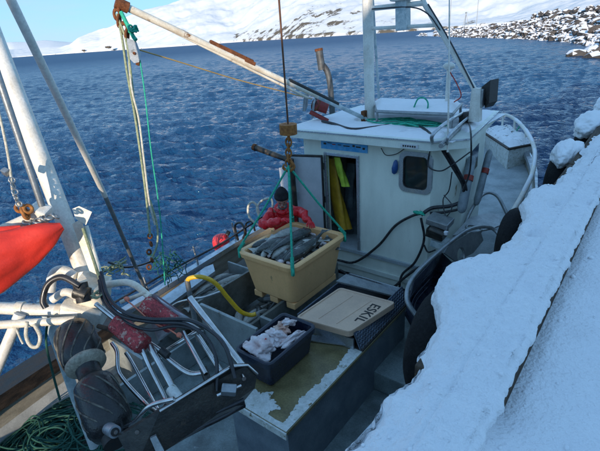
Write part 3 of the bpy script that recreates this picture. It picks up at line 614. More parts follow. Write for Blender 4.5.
# small antennas and posts on the roof
an = thing('antenna', (-2.503,6.600,3.145), 'short white dome antenna post beside the rope rack', 'antenna')
MB().tube([(-2.503,6.600,3.145), (-2.504,6.600,3.617)], .032, 12).build('post', 'white', an)
MB().blob((-2.507,6.600,3.670), (.085, .085, .05), 3, .05).build('dome', 'white', an)
tb('cable', 'redink', [(-2.469,6.550,3.594), (-2.340,6.500,3.438), (-2.254,6.450,3.284), (-2.365,6.500,3.192)], .008, an)
a2 = MB().tube([(-1.990,5.360,2.768), (-2.022,5.360,3.549), (-2.094,5.360,4.745)], [.013, .011, .006], 8).build('whip_antenna', 'white', label='thin tall white whip antenna at the aft corner of the roof', cat='antenna')
mh = MB(); mh.tube([(-2.041,6.600,3.402), (-2.024,6.600,3.663)], .015); mh.box((-2.025,6.600,3.676), (.12, .08, .05), bev=.01)
# rack with snow and teal net
rk = thing('roof_rack', (-2.9, 6.4, 2.86), 'snow topped rack on the wheelhouse roof above teal ropes', 'rack')
RQ = [Vector((-3.812,6.816,3.120)), Vector((-2.402,6.893,3.120)), Vector((-2.215,6.039,3.120)), Vector((-3.326,6.006,3.120))]
MB().slab(RQ, .035).build('top', 'alu', rk)
for a, c in ((0, 1), (1, 2), (2, 3), (3, 0)):
    MB().tube([RQ[a]+Vector((0, 0, -.02)), RQ[c]+Vector((0, 0, -.02))], .024).build('rail', 'galv', rk)
for q in RQ: MB().tube([q, Vector((q.x, q.y, 2.86))], .02).build('leg', 'galv', rk)
mb = MB(); c0 = sum(RQ, Vector())/4
n_ = 30; vs = []
for i in range(n_+1):
    for j in range(n_+1):
        u_, v_ = i/n_, j/n_; p = RQ[0].lerp(RQ[1], u_).lerp(RQ[3].lerp(RQ[2], u_), v_); e_ = min(u_, 1-u_, v_*.4, (1-v_)*.4)
        vs.append((p.x, p.y, 3.122+min(.07, e_*1.2)+.012*noise.noise(p*5)*min(1, e_*20)))
mb.add(vs, [(i*(n_+1)+j, i*(n_+1)+j+1, (i+1)*(n_+1)+j+1, (i+1)*(n_+1)+j) for i in range(n_) for j in range(n_)], True); mb.build('snow_cover', 'snowfine', rk, kind='stuff')
def tangle(name, m, c, ext, n, r, seed, seg=9, **k):
    """a heap of loose rope: one continuous wandering line"""
    rnd = random.Random(seed); P = []; a = 0
    for i in range(n):
        a += rnd.uniform(.45, 1.1); q = .35+.65*rnd.random()
        P.append(Vector((c[0]+math.cos(a)*ext[0]*q, c[1]+math.sin(a)*ext[1]*q, c[2]+ext[2]*(.5+.5*noise.noise(Vector((i*.31, seed, 0))))*rnd.uniform(.2, 1))))
    return MB().tube(P, r, 5, seg).build(name, m, **k)
tangle('rope_heap', 'greenrope', (-2.95, 6.15, 2.88), (.62, .24, .15), 110, .011, 4, 5, label='teal rope heaped under the snowy roof rack', cat='rope')
tb('rope_loop', 'greenrope', [(-2.788,6.100,3.168), (-2.732,6.100,3.280), (-2.644,6.100,3.296), (-2.583,6.100,3.230), (-2.591,6.100,3.107)], .011, sp=6, label='single teal rope loop standing up on the roof rack', cat='rope')
# guard rails at the roof corner
gr = thing('roof_rail', (-2.173,5.562,2.860), 'bent aluminium handrail tubes at the starboard corner of the roof', 'rail')
tb('tube', 'alu', [(-2.166,5.291,2.880), (-2.065,5.091,3.050), (-2.150,5.982,3.080), (-2.488,7.930,2.900)], .022, gr)
tb('tube', 'alu', [(-1.983,5.307,2.880), (-1.927,5.233,3.020), (-2.138,6.540,3.000), (-2.348,7.650,2.900)], .018, gr)
tb('tube', 'galv', [(-1.978,5.106,2.900), (-2.314,7.341,2.950)], .03, gr, 0)
sb = thing('search_light', (-2.200,6.650,2.950), 'round black lamp on the roof rail', 'lamp')
MB().blob((-2.138,6.458,3.000), (.13, .09, .075), 3, .03).build('housing', 'ink', sb); MB().tube([(-2.200,6.407,2.950), (-2.165,6.702,3.000)], .05).build('collar', 'ink', sb)
tb('roof_cable', 'hose', [(-4.179,5.793,2.950), (-3.898,5.737,2.930), (-3.471,5.537,2.920), (-3.228,5.772,2.920), (-2.991,6.085,2.920), (-2.630,5.973,2.920), (-2.258,5.537,2.910)], .021, label='thick black cable lying across the snowy wheelhouse roof', cat='cable')
tb('lamp_cable', 'hose', [(-2.149,6.502,2.950), (-1.800,5.600,2.944), (-1.824,5.750,2.457), (-1.894,5.750,2.173)], .011, label='thin black cable hanging from the roof lamp down the corner', cat='cable')
# exhaust stack
ex_ = thing('exhaust_stack', (-4.9, 7.6, 2.6), 'dark grey bent exhaust pipe with muffler beyond the roof', 'exhaust')
tb('pipe', 'exhaust', [(-5.223,7.600,2.832), (-5.249,7.600,3.293), (-5.308,7.600,3.536), (-5.443,7.600,3.685)], .058, ex_, 6, 14)
MB().tube([(-5.391,7.550,3.560), (-5.441,7.550,3.926)], .072, 16).build('muffler', 'exhaust', ex_); MB().tube([(-5.442,7.550,3.908), (-5.449,7.550,3.953)], .08, 16).build('rim', 'rust', ex_)
MB().tube([(-5.223,7.600,2.832), Vector((-5.223,7.600,2.832))-Vector((0, 0, 1.4))], .058, 14).build('lower_pipe', 'exhaust', ex_)
# dark davit beside the door
dv_ = thing('davit', (-4.7, 5.3, .5), 'dark pipe davit reaching out over the port rail beside the open door', 'davit')
tb('arm', 'darksteel', [(-5.238,5.300,2.551), (-4.459,5.300,2.398)], [.05, .042], dv_, 0, 14); tb('post', 'darksteel', [(-4.456,5.300,2.431), (-4.444,5.300,1.662), Vector((-4.444,5.300,1.662))*1+Vector((0, 0, -1.0))], .045, dv_, 0, 12)
MB().tube([(-5.247,5.300,2.553), (-5.194,5.300,2.541)], .058, 14).build('end_ring', 'rust', dv_)
MB().slab([(-4.759,5.340,2.238), (-4.501,5.340,2.302), (-4.542,5.340,1.858), (-4.753,5.340,1.896)], .02, (0, -1, 0)).build('plastic_guard', 'whiteplate', dv_)
# clothes inside
def cloth(name, m, pts, w0, w1, y, seed, **k):
    mb = MB(); vs = []; n = 24; P = catmull(pts, 8)
    for i, p in enumerate(P):
        t_ = i/(len(P)-1)
        for j in range(n):
            a = 2*math.pi*j/n; wv = (w0+(w1-w0)*t_)*(1+.22*math.sin(a*3+t_*5+seed)+.15*noise.noise(Vector((a*2, t_*6, seed))))
            vs.append((p.x+math.cos(a)*wv, p.y+math.sin(a)*wv*.55, p.z))
    mb.add(vs, [(i*n+j, i*n+(j+1) % n, (i+1)*n+(j+1) % n, (i+1)*n+j) for i in range(len(P)-1) for j in range(n)], True); mb.add(vs[:n], [tuple(range(n))]); mb.add(vs[-n:], [tuple(range(n))])
    return mb.build(name, m, **k)
cloth('oilskin_trousers', 'yellowoil', [(-4.075,5.850,2.354), (-4.000,5.850,1.821), (-3.845,5.820,1.182)], .06, .13, 0, 1, label='yellow oilskin trousers hanging inside the wheelhouse doorway', cat='clothing')
cloth('hi_vis_jacket', 'hivis', [(-3.911,5.780,2.404), (-3.844,5.780,2.168), (-3.776,5.780,1.944)], .055, .075, 0, 2, label='bright yellow-green jacket hanging in the wheelhouse doorway', cat='clothing')
cloth('grey_overalls', 'greycloth', [(-3.837,6.100,2.235), (-3.892,6.100,1.584), (-3.875,6.100,0.644)], .07, .14, 0, 3, label='dark grey clothing hanging at the right inside the doorway', cat='clothing')
# wall fittings
sh_ = thing('shore_plug', (-2.820,5.580,2.408), 'small blue plug hanging on the wall left of the window', 'plug')
MB().lathe([(0, .012), (.15, .03), (.6, .045), (.9, .035), (1, .012)], (-2.782,5.560,2.533), (-2.808,5.560,2.328), 14).build('body', mat('blue_plastic', (.02, .09, .28), .4), sh_)
tb('cord', 'hose', [(-3.020,5.570,2.677), (-2.936,5.560,2.587), (-2.783,5.560,2.617), (-2.671,5.570,2.695)], .006, sh_)
def wc(name, pts, r, lab, m='hose', **k): return tb(name, m, pts, r, sp=7, label=lab, cat=k.get('cat', 'cable'))
wc('hose', [(-3.791,5.500,0.735), (-3.467,5.540,0.767), (-3.048,5.540,1.156), (-2.769,5.540,1.548), (-2.491,5.500,1.774), (-2.295,5.450,1.873)], .02, 'black hose sweeping along the wheelhouse wall up to the green rope', cat='hose')
wc('hose', [(-2.357,5.500,1.770), (-2.299,5.500,1.447), (-2.420,5.500,1.066), (-2.619,5.500,0.793), (-2.621,5.450,0.556), (-2.434,5.300,0.523)], .018, 'black hose hanging below the green rope knot', cat='hose')
wc('hose', [(-2.295,5.500,1.370), (-2.232,5.500,1.276), (-2.093,5.400,1.384)], .012, 'short black hose branch beneath the winch', cat='hose')
wc('hose', [(-3.704,5.450,0.594), (-3.202,5.400,0.508), (-2.763,5.400,0.572), (-2.562,5.450,0.782), (-2.370,5.500,0.981), (-2.164,5.500,1.103)], .02, 'black hose looping low along the foot of the wheelhouse wall', cat='hose')
wc('cable_bundle', [(-2.133,5.580,2.730), (-2.032,5.660,2.523), (-1.915,5.800,2.225), (-1.913,5.800,2.013), (-2.035,5.700,1.938), (-2.247,5.600,1.904), (-2.359,5.500,1.814)], .026, 'thick black cable bundle coming off the roof corner down to the winch')
wc('cable', [(-2.086,5.560,2.739), (-1.970,5.680,2.484), (-1.879,5.820,2.183), (-1.880,5.800,1.932), (-2.085,5.700,1.841), (-2.272,5.600,1.826)], .018, 'second black cable just right of the thick bundle at the roof corner')
wc('cable', [(-2.307,5.580,2.713), (-2.315,5.560,2.502), (-2.149,5.560,2.454), (-2.010,5.600,2.540), (-1.859,5.800,2.680)], .009, 'thin black cable looping right of the cabin window')
wc('cable', [(-2.004,5.600,2.448), (-2.027,5.600,2.198), (-2.081,5.550,2.065), (-2.008,5.500,1.867), (-1.937,5.500,2.022), (-2.072,5.550,2.137)], .008, 'thin knotted black cable hanging at the chamfered corner')
tangle('rope_knot', 'greenrope', (-2.368,5.420,1.855), (.10, .03, .06), 30, .011, 6, 5, label='green rope knotted round the hose on the cabin wall', cat='rope')
# grey cylinders with red bands on the starboard side
for i, (a, c, r_, lab) in enumerate((((-1.930,6.118,2.544), (-1.880,5.701,1.864), .062, 'blue-grey rolled fender with red bands beside the cabin corner'), ((-1.950,7.005,2.423), (-1.920,6.463,1.720), .05, 'second grey fender with red bands further forward along the cabin side'))):
    A = Vector(a); C_ = Vector(c); tt = thing('rolled_fender', C_, lab, 'fender')
    MB().lathe([(0, .02), (.03, r_*.8), (.08, r_), (.9, r_*1.05), (.97, r_*.8), (1, .02)], A, C_, 18).build('body', 'greyfender', tt)
    for q in (.34,): MB().tube([A.lerp(C_, q)+Vector((.012, -.012, 0)), A.lerp(C_, q+.09)+Vector((.012, -.012, 0))], r_*1.06, 18).build('band', 'orange', tt)

# pulpit rail round the bow
rail_c = [(6.1, 1.70, 1.55), (7.2, 1.66, 1.72), (8.3, 1.55, 1.78), (9.6, 1.28, 1.86), (10.8, .83, 1.96), (11.7, .36, 2.03), (12.05, .0, 2.06)]
pts = [Vector((CX+h_, y, z)) for y, h_, z in rail_c]+[Vector((CX-h_, y, z)) for y, h_, z in rail_c[-2::-1]]
pr_ = thing('bow_rail', (CX, 10, 1.4), 'thick white tubular rail curving round the bow', 'rail')
MB().tube(catmull([Vector((CX+1.72, 5.9, 1.1))]+pts, 6), .040, 14).build('top_tube', 'white', pr_)
mb = MB(); P = catmull(pts[1:6], 8)
for i in range(0, len(P)-5, 9): mb.tube([P[j]+Vector((0, 0, .022)) for j in range(i, min(i+8, len(P)))], [.01]+[.034]*6+[.01], 10)
mb.build('snow_on_rail', 'snowfine', pr_, kind='stuff')
for y, h_, z in rail_c[1::1]:
    for s_ in ((-1, 1) if h_ else (1,)):
        a = Vector((CX+s_*h_, y, z)); MB().tube([a, Vector((CX+s_*(hb(y)-.03 if h_ else 0), y, sh(y)))], .026, 10).build('stanchion', 'white', pr_)
tb('lashing', 'greenrope', [(-2.501,11.313,2.000), (-2.764,12.066,1.700), (-2.851,12.035,1.500), (-2.532,11.202,1.950)], .014, pr_)
# snow covered box on the foredeck
bx = thing('deck_box', (-2.8, 10.2, 1.15), 'worn white deck box with snow on top on the foredeck', 'box')
BQ = [Vector((-3.544,11.690,1.720)), Vector((-2.403,10.004,1.720)), Vector((-2.061,10.632,1.720)), Vector((-3.065,12.392,1.720))]
BB = [Vector((q.x, q.y, 1.16)) for q in BQ]
cc = sum(BQ, Vector())/4; BB = [Vector((cc.x+(b_.x-cc.x)*.95, cc.y+(b_.y-cc.y)*.95, b_.z)) for b_ in BB]
mb = MB(); mb.add(BQ+BB, [(0, 1, 2, 3), (7, 6, 5, 4)]+[(i, i+4, (i+1) % 4+4, (i+1) % 4) for i in range(4)]); mb.build('box_body', 'peel', bx)
mb = MB()
for i in range(4): mb.tube([BQ[i], BQ[(i+1) % 4]], .03, 8)
mb.build('rim', 'darkwood', bx)
mb = MB(); n_ = 30; vs = []
for i in range(n_+1):
    for j in range(n_+1):
        u_, v_ = i/n_, j/n_; p = BQ[0].lerp(BQ[1], u_).lerp(BQ[3].lerp(BQ[2], u_), v_); e_ = min(u_, 1-u_, v_, 1-v_)
        vs.append((p.x, p.y, 1.73+min(.09, e_*.8)+.05*noise.fractal(p*4, .6, 2, 4)*min(1, e_*8)))
mb.add(vs, [(i*(n_+1)+j, i*(n_+1)+j+1, (i+1)*(n_+1)+j+1, (i+1)*(n_+1)+j) for i in range(n_) for j in range(n_)], True); mb.build('snow_cover', 'boxsnow', bx, kind='stuff')

# starboard side: pot hauler plates, hoops and blue trough
hp = thing('line_trough', (-1.75, 4.9, .9), 'round dark blue trough with metal hoop rim and holed guide plates beside the quay', 'hauler')
tb('hoop', 'galv', [(-1.601,3.768,1.410),(-1.746,3.802,1.563),(-1.802,4.034,1.686),(-1.797,4.615,1.713),(-1.703,5.414,1.748),(-1.593,5.992,1.610),(-1.452,6.047,1.499),(-1.330,5.825,1.423)], .026, hp, 6, 10)
tb('hoop', 'galv', [(-1.922,5.878,1.382),(-1.945,6.292,1.662),(-1.946,6.903,1.752),(-1.780,7.016,1.710),(-1.541,6.814,1.492)], .026, hp, 6, 10)
A = [Vector(p) for p in [(-1.618,3.808,1.380),(-1.756,3.848,1.534),(-1.809,4.078,1.650),(-1.795,4.611,1.702),(-1.889,5.079,1.543),(-1.799,5.255,1.344),(-1.692,4.859,1.229),(-1.639,4.329,1.207),(-1.572,3.886,1.326)]]
c0 = sum(A, Vector())/len(A)
mb = MB(); n = len(A); dn = Vector((-.1, .1, -.30)); B1 = [c0.lerp(a, .93)+dn for a in A]; B2 = [c0.lerp(a, .6)+dn*1.25 for a in A]
mb.add(A+B1+B2, [(i, (i+1) % n, n+(i+1) % n, n+i) for i in range(n)]+[(n+i, n+(i+1) % n, 2*n+(i+1) % n, 2*n+i) for i in range(n)]+[tuple(range(3*n-1, 2*n-1, -1))], True)
o = mb.build('trough', 'blacktub', hp); md = o.modifiers.new('thick', 'SOLIDIFY'); md.thickness = .02
for tt_ in (.82, .66, .5):
    Q = [c0.lerp(a, tt_)+dn*(.75+(.82-tt_)) for a in A]; MB().tube(catmull(Q+[Q[0]], 4), .012, 6).build('groove', 'blacktub', hp)
def holed(pts, hole, r_, name='guide_plate'):
    P = [Vector(p) for p in pts]; nrm = (P[1]-P[0]).cross(P[-1]-P[0]).normalized(); c_ = Vector(hole); c_ = c_-nrm*((c_-P[0]).dot(nrm)); x = (P[1]-P[0]).normalized(); y = nrm.cross(x)
    n = 32; ring = [c_+(x*math.cos(2*math.pi*k/n)+y*math.sin(2*math.pi*k/n))*r_ for k in range(n)]
    out = []
    for k in range(n):
        d = (ring[k]-c_).normalized(); best = 9
        for i in range(len(P)):
            a, c2 = P[i]-c_, P[(i+1) % len(P)]-c_; ax, ay, bx_, by_ = a.dot(x), a.dot(y), c2.dot(x), c2.dot(y); dx, dy = d.dot(x), d.dot(y)
            den = dx*(by_-ay)-dy*(bx_-ax)
            if abs(den) < 1e-9: continue
            t_ = (ax*(by_-ay)-ay*(bx_-ax))/den; u_ = (ax*dy-ay*dx)/den
            if t_ > 0 and -1e-6 <= u_ <= 1+1e-6: best = min(best, t_)
        out.append(c_+d*best)
    mb = MB(); mb.add(ring+out, [(k, (k+1) % n, n+(k+1) % n, n+k) for k in range(n)])
    o = mb.build(name, 'galv', hp); md = o.modifiers.new('thick', 'SOLIDIFY'); md.thickness = .02
    MB().torus(c_, r_, .018, nrm, 28, 8).build('hole_rim', 'galv', o).parent = o
    return o
holed([(-1.769,4.723,1.740),(-1.707,5.514,1.680),(-1.461,5.952,1.594),(-1.393,5.776,1.428),(-1.679,5.011,1.487)], (-1.599,5.166,1.523), .115)
holed([(-1.896,5.463,1.614),(-1.902,6.172,1.634),(-1.632,6.706,1.689),(-1.486,6.192,1.557)], (-1.742,5.869,1.610), .10)
lw = thing('small_winch', (-2.069,5.400,1.718), 'small dark grey winch box mounted low on the cabin corner', 'winch')
MB().box((-2.048,5.400,1.823), (.30, .24, .09), Euler((R(5), R(8), 0)), .015).build('cover', 'galv', lw)
MB().box((-2.080,5.400,1.657), (.24, .2, .13), Euler((R(5), R(8), 0)), .015).build('housing', 'darksteel', lw)
MB().tube([(-2.119,5.250,1.750), (-1.927,5.250,1.706)], .045, 14).build('drum', 'darksteel', lw); MB().box((-1.902,5.250,1.739), (.05, .05, .05), bev=.01).build('marker', 'whiteplate', lw)
MB().box((-2.021,5.450,1.487), (.26, .2, .10), Euler((R(5), R(8), 0)), .015).build('foot', 'bluepost', lw)

# raised hatch on the starboard side deck
tt = part(MB().span((-2.12, 3.5, .47), (-1.22, 5.4, .72), bev=.015), 'side_locker', 'deck', boat)
# bench with peeling top
bn_ = thing('bench', (-2.3, 3.2, .46), 'long slate sided processing bench with olive wet top and peeling white edge', 'bench')
MB().span((-2.66, 2.03, .46), (-1.97, 4.25, 1.165)).build('side_panel', 'benchside', bn_)
MB().span((-2.72, 1.98, 1.167), (-1.93, 4.3, 1.20), bev=.006).build('top', 'bench', bn_)
mb = MB()
def patch(P, z): mb.slab([(x, y, z) for x, y in P], .004)
patch([(-2.05+.05*noise.fractal(Vector((i*.045, 0, 0)), .5, 2.2, 5), 2.02+i*.011, ) for i in range(118)]+[(-1.94, 3.3), (-1.94, 2.0)], 1.2055)
cx_, cy_ = -2.36, 2.10
blobr = lambda a: 1+.45*noise.fractal(Vector((math.cos(a), math.sin(a), 2))*1.3, .5, 2.1, 5)
patch([(cx_+.17*blobr(a/90*6.283)*math.cos(a/90*6.283), max(1.985, cy_+.14*blobr(a/90*6.283)*math.sin(a/90*6.283))) for a in range(90)], 1.2055)
patch([(-2.71, 1.985), (-1.94, 1.985), (-1.94, 2.05), (-2.1, 2.035), (-2.3, 2.05), (-2.5, 2.03), (-2.71, 2.045)], 1.2045)
mb.build('peeling_paint', 'peel', bn_)
MB().span((-2.72, 1.965, 1.13), (-1.93, 1.979, 1.198)).build('front_lip', 'peel', bn_)

# pound boards and fish bins on the port side
def board(a, c, m='board', lab=None, b_=.006): return part(MB().span(a, c, bev=b_), 'pound_board', m, boat, label=lab)
board((-4.06, 2.86, .47), (-3.10, 2.90, 1.23), lab='pale metal board facing aft')
board((-4.30, 2.91, .6), (-4.26, 4.85, 1.12), 'boarddark'); board((-4.80, 4.02, .6), (-4.31, 4.05, 1.10))
board((-4.80, 2.70, .6), (-4.30, 2.74, 1.02), 'boarddark'); board((-3.40, 2.91, .6), (-3.36, 4.9, 1.08), 'boarddark'); board((-3.355, 3.18, .6), (-3.05, 3.22, 1.12))
board((-4.26, 4.4, .5), (-3.41, 4.44, 1.1), 'boarddark'); board((-4.9, 2.0, .47), (-4.10, 2.04, .95)); board((-4.08, 1.2, .47), (-4.04, 2.85, .85))
mb = MB(); yy = np.linspace(-1.25, 2.15, 24)
for (o0, o1, z0, z1) in ((-.045, .24, .016, .05),):
    A_1 = [Vector((CX-(float(np.interp(y, ysb, hbs))-o0), y, sh(y)+z1)) for y in yy]; A_2 = [Vector((CX-(float(np.interp(y, ysb, hbs))-o1), y, sh(y)+z1)) for y in yy]; n = len(yy)
    vs = A_1+A_2+[a-Vector((0, 0, z1-z0)) for a in A_1]+[a-Vector((0, 0, .16)) for a in A_2]
    mb.add(vs, [(i, i+1, n+i+1, n+i) for i in range(n-1)]+[(n+i, n+i+1, 3*n+i+1, 3*n+i) for i in range(n-1)]+[(2*n+i, 2*n+i+1, i+1, i) for i in range(n-1)]+[(n-1, 2*n-1, 4*n-1, 3*n-1)])
part(mb, 'gunwale_cover', 'darkwood', boat)
part(MB().slab([(-4.653,2.483,1.160), (-4.872,3.647,1.160), (-4.840,3.776,1.160), (-4.647,3.641,1.160), (-4.459,2.554,1.160)], .05), 'inner_plank', 'alu', boat)
part(MB().span((-4.82, 2.75, .80), (-4.31, 4.01, .84)), 'bin_floor', 'boarddark', boat); part(MB().span((-4.25, 2.91, .50), (-3.41, 4.39, .54)), 'bin_floor', 'boarddark', boat)
# port rail: thin tubes over the gunwale
prl = thing('port_rail', (-5.05, 4.5, 1.2), 'thin wire and tube guard rail along the port gunwale', 'rail')
tb('wire', 'hose', [(-4.658,2.062,1.450), (-4.743,3.065,1.450), (-4.688,3.878,1.500), (-4.771,4.840,1.550)], .014, prl, 4)
tb('wire', 'galv', [(-4.714,2.339,1.350), (-4.875,3.408,1.350), (-4.917,4.371,1.400)], .009, prl, 4)
tb('hook', 'darksteel', [(-4.977,4.450,1.250), (-4.892,4.350,1.550), (-4.766,4.367,1.620), (-4.672,4.340,1.500), (-4.961,4.548,1.250)], .018, prl)
tb('hook', 'darksteel', [(-4.974,4.631,1.250), (-4.885,4.580,1.500), (-4.768,4.603,1.550), (-4.731,4.610,1.400)], .015, prl)
for q in ((-4.796,2.651,1.200), (-4.974,3.608,1.200), (-5.120,4.537,1.200)): tb('stanchion', 'galv', [q, Vector(q)+Vector((-.05, 0, .28))], .014, prl, 0)
tb('hose_loop', 'whiterope', [(-4.562,4.603,1.490), (-4.739,4.542,1.645), (-4.796,4.582,1.805), (-4.762,4.647,1.872), (-4.689,4.673,1.810), (-4.635,4.639,1.665), (-4.686,4.668,1.796), (-4.634,4.762,1.890), (-4.539,4.844,1.896), (-4.503,4.811,1.780), (-4.537,4.715,1.657)], .018, sp=7, label='pale curly hose loops standing up behind the port rail', cat='hose')
fl_ = thing('float', (-5.385,4.439,1.142), 'neon pink round float hung outside the port rail', 'float')
MB().lathe([(i/14, max(.01, .15*math.sin(math.pi*min(1, max(0, i/14)))**.7)) for i in range(15)], (-5.435,4.326,1.010), (-5.328,4.540,1.243), 24).build('ball', 'pink', fl_)
MB().tube([(-5.290,4.504,1.247), (-5.276,4.547,1.306)], .035, 10).build('eye', 'ink', fl_)

# ---------------------------------------------------------------- the hanging tub of fish
TX0, TX1, TY0, TY1, TZ0, TZ1 = -3.97, -3.07, 3.53, 4.66, 1.02, 1.70
tub = thing('fish_tub', (-3.52, 4.1, TZ0), 'cream plastic fish tub full of cod hoisted on teal slings', 'tub')
def rring(x0, x1, y0, y1, r_, z, n=7):
    out = []
    for cx, cy, a0 in ((x1-r_, y1-r_, 0), (x0+r_, y1-r_, 90), (x0+r_, y0+r_, 180), (x1-r_, y0+r_, 270)):
        for k in range(n+1):
            a = R(a0+90*k/n); out.append(Vector((cx+r_*math.cos(a), cy+r_*math.sin(a), z)))
    return out
def tubshape(x0, x1, y0, y1, z0, z1, tap, wall_, rimw, r_=.08, floor=.08, slant=0):
    H_ = z1-z0; L_ = []
    for zz, tt_, off in ((z0, 1, -.015), (z0+.02, 1, 0), (z0+H_*.5, .5, 0), (z1-.075, .1, 0), (z1-.07, .1, rimw), (z1-.012, 0, rimw), (z1, 0, rimw-.012), (z1, 0, -wall_+.015), (z1-.015, 0, -wall_), (z0+H_*.5, .5, -wall_), (z0+floor, 1, -wall_-.01)):
        L_.append(rring(x0+tap*tt_-off, x1-tap*tt_+off, y0+tap*tt_-off, y1-tap*tt_+off, max(.02, r_+off), zz))
    n = len(L_[0]); vs = [v for q in L_ for v in q]
    fs = [(i*n+k, i*n+(k+1) % n, (i+1)*n+(k+1) % n, (i+1)*n+k) for i in range(len(L_)-1) for k in range(n)]+[tuple(range(n)), tuple(range(len(vs)-n, len(vs)))]
    return MB().add(vs, fs, False)
mb = tubshape(TX0, TX1, TY0, TY1, TZ0+.09, TZ1, .085, .05, .03, .10)
mb.build('tub_body', 'tub', tub)
for cx in (TX0+.17, -3.52, TX1-.17):
    MB().span((cx-.07, TY0+.10, TZ0), (cx+.07, TY1-.10, TZ0+.088), bev=.012).build('runner', 'tub', tub)
MB().tube([(-3.607,3.696,1.100), Vector((-3.607,3.696,1.100))+Vector((0, .05, 0))], .022, 14).build('drain_plug', 'whiteplate', tub)
# cod: one body mesh with fins, shared by all
def codmesh():
    mb = MB(); prof_ = [(0, .008, .008), (.04, .032, .030), (.12, .055, .055), (.25, .065, .075), (.4, .058, .070), (.6, .040, .050), (.8, .020, .028), (.9, .012, .018), (.94, .010, .02)]
    vs = []; n = 12
    for t_, a_, h_ in prof_:
        for k in range(n):
            an = 2*math.pi*k/n; vs.append((t_*.75, math.cos(an)*a_+.03*math.sin(t_*3.4), math.sin(an)*h_))
    mb.add(vs, [(i*n+k, i*n+(k+1) % n, (i+1)*n+(k+1) % n, (i+1)*n+k) for i in range(len(prof_)-1) for k in range(n)], True); mb.add(vs[:n], [tuple(range(n))]); mb.add(vs[-n:], [tuple(range(n))])
    ty = .03*math.sin(.93*3.4)
    def fin(P): mb.add([(x, y-.003, z) for x, y, z in P]+[(x, y+.003, z) for x, y, z in P], [tuple(range(len(P))), tuple(range(2*len(P)-1, len(P)-1, -1))]+[(i, (i+1) % len(P), (i+1) % len(P)+len(P), i+len(P)) for i in range(len(P))])
    fin([(.68, ty, .015), (.78, ty, .065), (.765, ty, 0), (.78, ty, -.065), (.68, ty, -.015)])
    for a, b2, h_ in ((.2, .32, .04), (.36, .48, .035), (.52, .62, .028)): fin([(a, .03*math.sin(a/.75*3.4), .055), (a+.03, .02, .06+h_), (b2, .03*math.sin(b2/.75*3.4), .045)])
    fin([(.38, .028, -.05), (.42, .028, -.085), (.52, .02, -.035)])
    return mb
fm = codmesh().build('cod', 'fish'); fmesh = fm.data; bpy.data.objects.remove(fm)
fm = codmesh().build('cod', 'fish2'); fmesh2 = fm.data; bpy.data.objects.remove(fm)
rnd = random.Random(11)
def lay(me, loc, rz, rx, ry, s_, lab, grp):
    o = bpy.data.objects.new('cod', me); col.objects.link(o); o.location = loc; o.rotation_euler = (rx, ry, rz); o.scale = (s_,)*3; return tag(o, lab, 'fish', grp)
for k in range(33):
    layer = k//11; rz = R(80)+rnd.uniform(-.22, .22)+(math.pi if rnd.random() < .35 else 0)
    cx, cy = -3.52+rnd.uniform(-.26, .26), 4.08+rnd.uniform(-.07, .07); L_ = .8
    lay(fmesh if k % 5 else fmesh2, (cx-math.cos(rz)*L_/2, cy-math.sin(rz)*L_/2, 1.53+layer*.085+rnd.uniform(-.02, .02)), rz, rnd.uniform(1.0, 2.1)*rnd.choice((-1, 1)), rnd.uniform(-.08, .08), rnd.uniform(1.0, 1.15), 'whole grey cod piled in the lifted cream tub', 'cod in the lifted tub')
for k in range(9):
    rz = R(78)+rnd.uniform(-.8, .8); p = (-3.52+rnd.choice((-1, 1))*rnd.uniform(.1, .3), 4.1+rnd.uniform(-.28, .28), 1.60)
    lay(fmesh2, (p[0]-math.cos(rz)*.25, p[1]-math.sin(rz)*.25, 1.66), rz, rnd.uniform(1, 2), rnd.uniform(-.1, .1), .62, 'cod showing its white belly in the lifted tub', 'pale cod in the lifted tub')
mb = MB(); rnd2 = random.Random(2)
for q in range(60): mb.blob((-3.52+rnd2.uniform(-.34, .34), 4.1+rnd2.uniform(-.44, .44), 1.60+rnd2.uniform(-.02, .05)), (rnd2.uniform(.02, .055), rnd2.uniform(.02, .05), rnd2.uniform(.015, .03)), 2, .5, 2, seed=q)
mb.build('ice_and_scraps', 'bag', tub, kind='stuff')
MB().span((TX0+.13, TY0+.13, 1.2), (TX1-.13, TY1-.13, 1.52)).build('slush', 'bag', tub, kind='stuff')
sl = thing('teal_sling', (-3.488,4.100,2.739), 'bright teal rope sling holding the corners of the lifted tub', 'rope')
APX = Vector((-3.496,4.100,2.738))
for q in ((TX0-.0, TY0+.02), (TX1+.0, TY0+.0), (TX1+.01, TY1-.02), (TX0, TY1)):
    e_ = Vector((q[0], q[1], TZ1+.0)); MB().tube([APX, APX.lerp(e_, .5)+Vector((0, 0, -.01)), e_+Vector((0, 0, .03))], .014, 8).build('sling_leg', 'greenrope', sl)
    MB().tube([e_+(APX-e_)*.10, e_+Vector((0, 0, .02)), e_+Vector((.0, 0, -.10))], .023, 8).build('eye_splice', 'greenrope', sl)
    MB().torus(e_+Vector((0, 0, -.05)), .045, .014, (.7, .7, 0), 16, 6).build('loop', 'greenrope', sl)
hk = thing('hoist_chain', (-3.460,4.100,3.182), 'rusty orange weight, chain and hook on the hoist wire', 'hook')
MB().tube([(-3.453,4.100,3.253), (-3.457,4.100,3.135)], .105, 20).build('weight', 'rustchain', hk)
top = Vector((-3.455,4.100,3.135)); n_ = 6
for i in range(n_):
    c_ = top.lerp(APX, (i+.5)/n_); ax = (1, .3, 0) if i % 2 else (-.3, 1, 0)
    lk = MB().torus((0, 0, 0), .034, .011, (1, 0, 0), 18, 8).build('chain_link', 'rustchain', hk)
    lk.matrix_parent_inverse = Matrix(); lk.location = c_-hk.location; lk.scale = (1, 1, 1.45); lk.rotation_euler = (0, 0, R(90)*(i % 2)+.5)
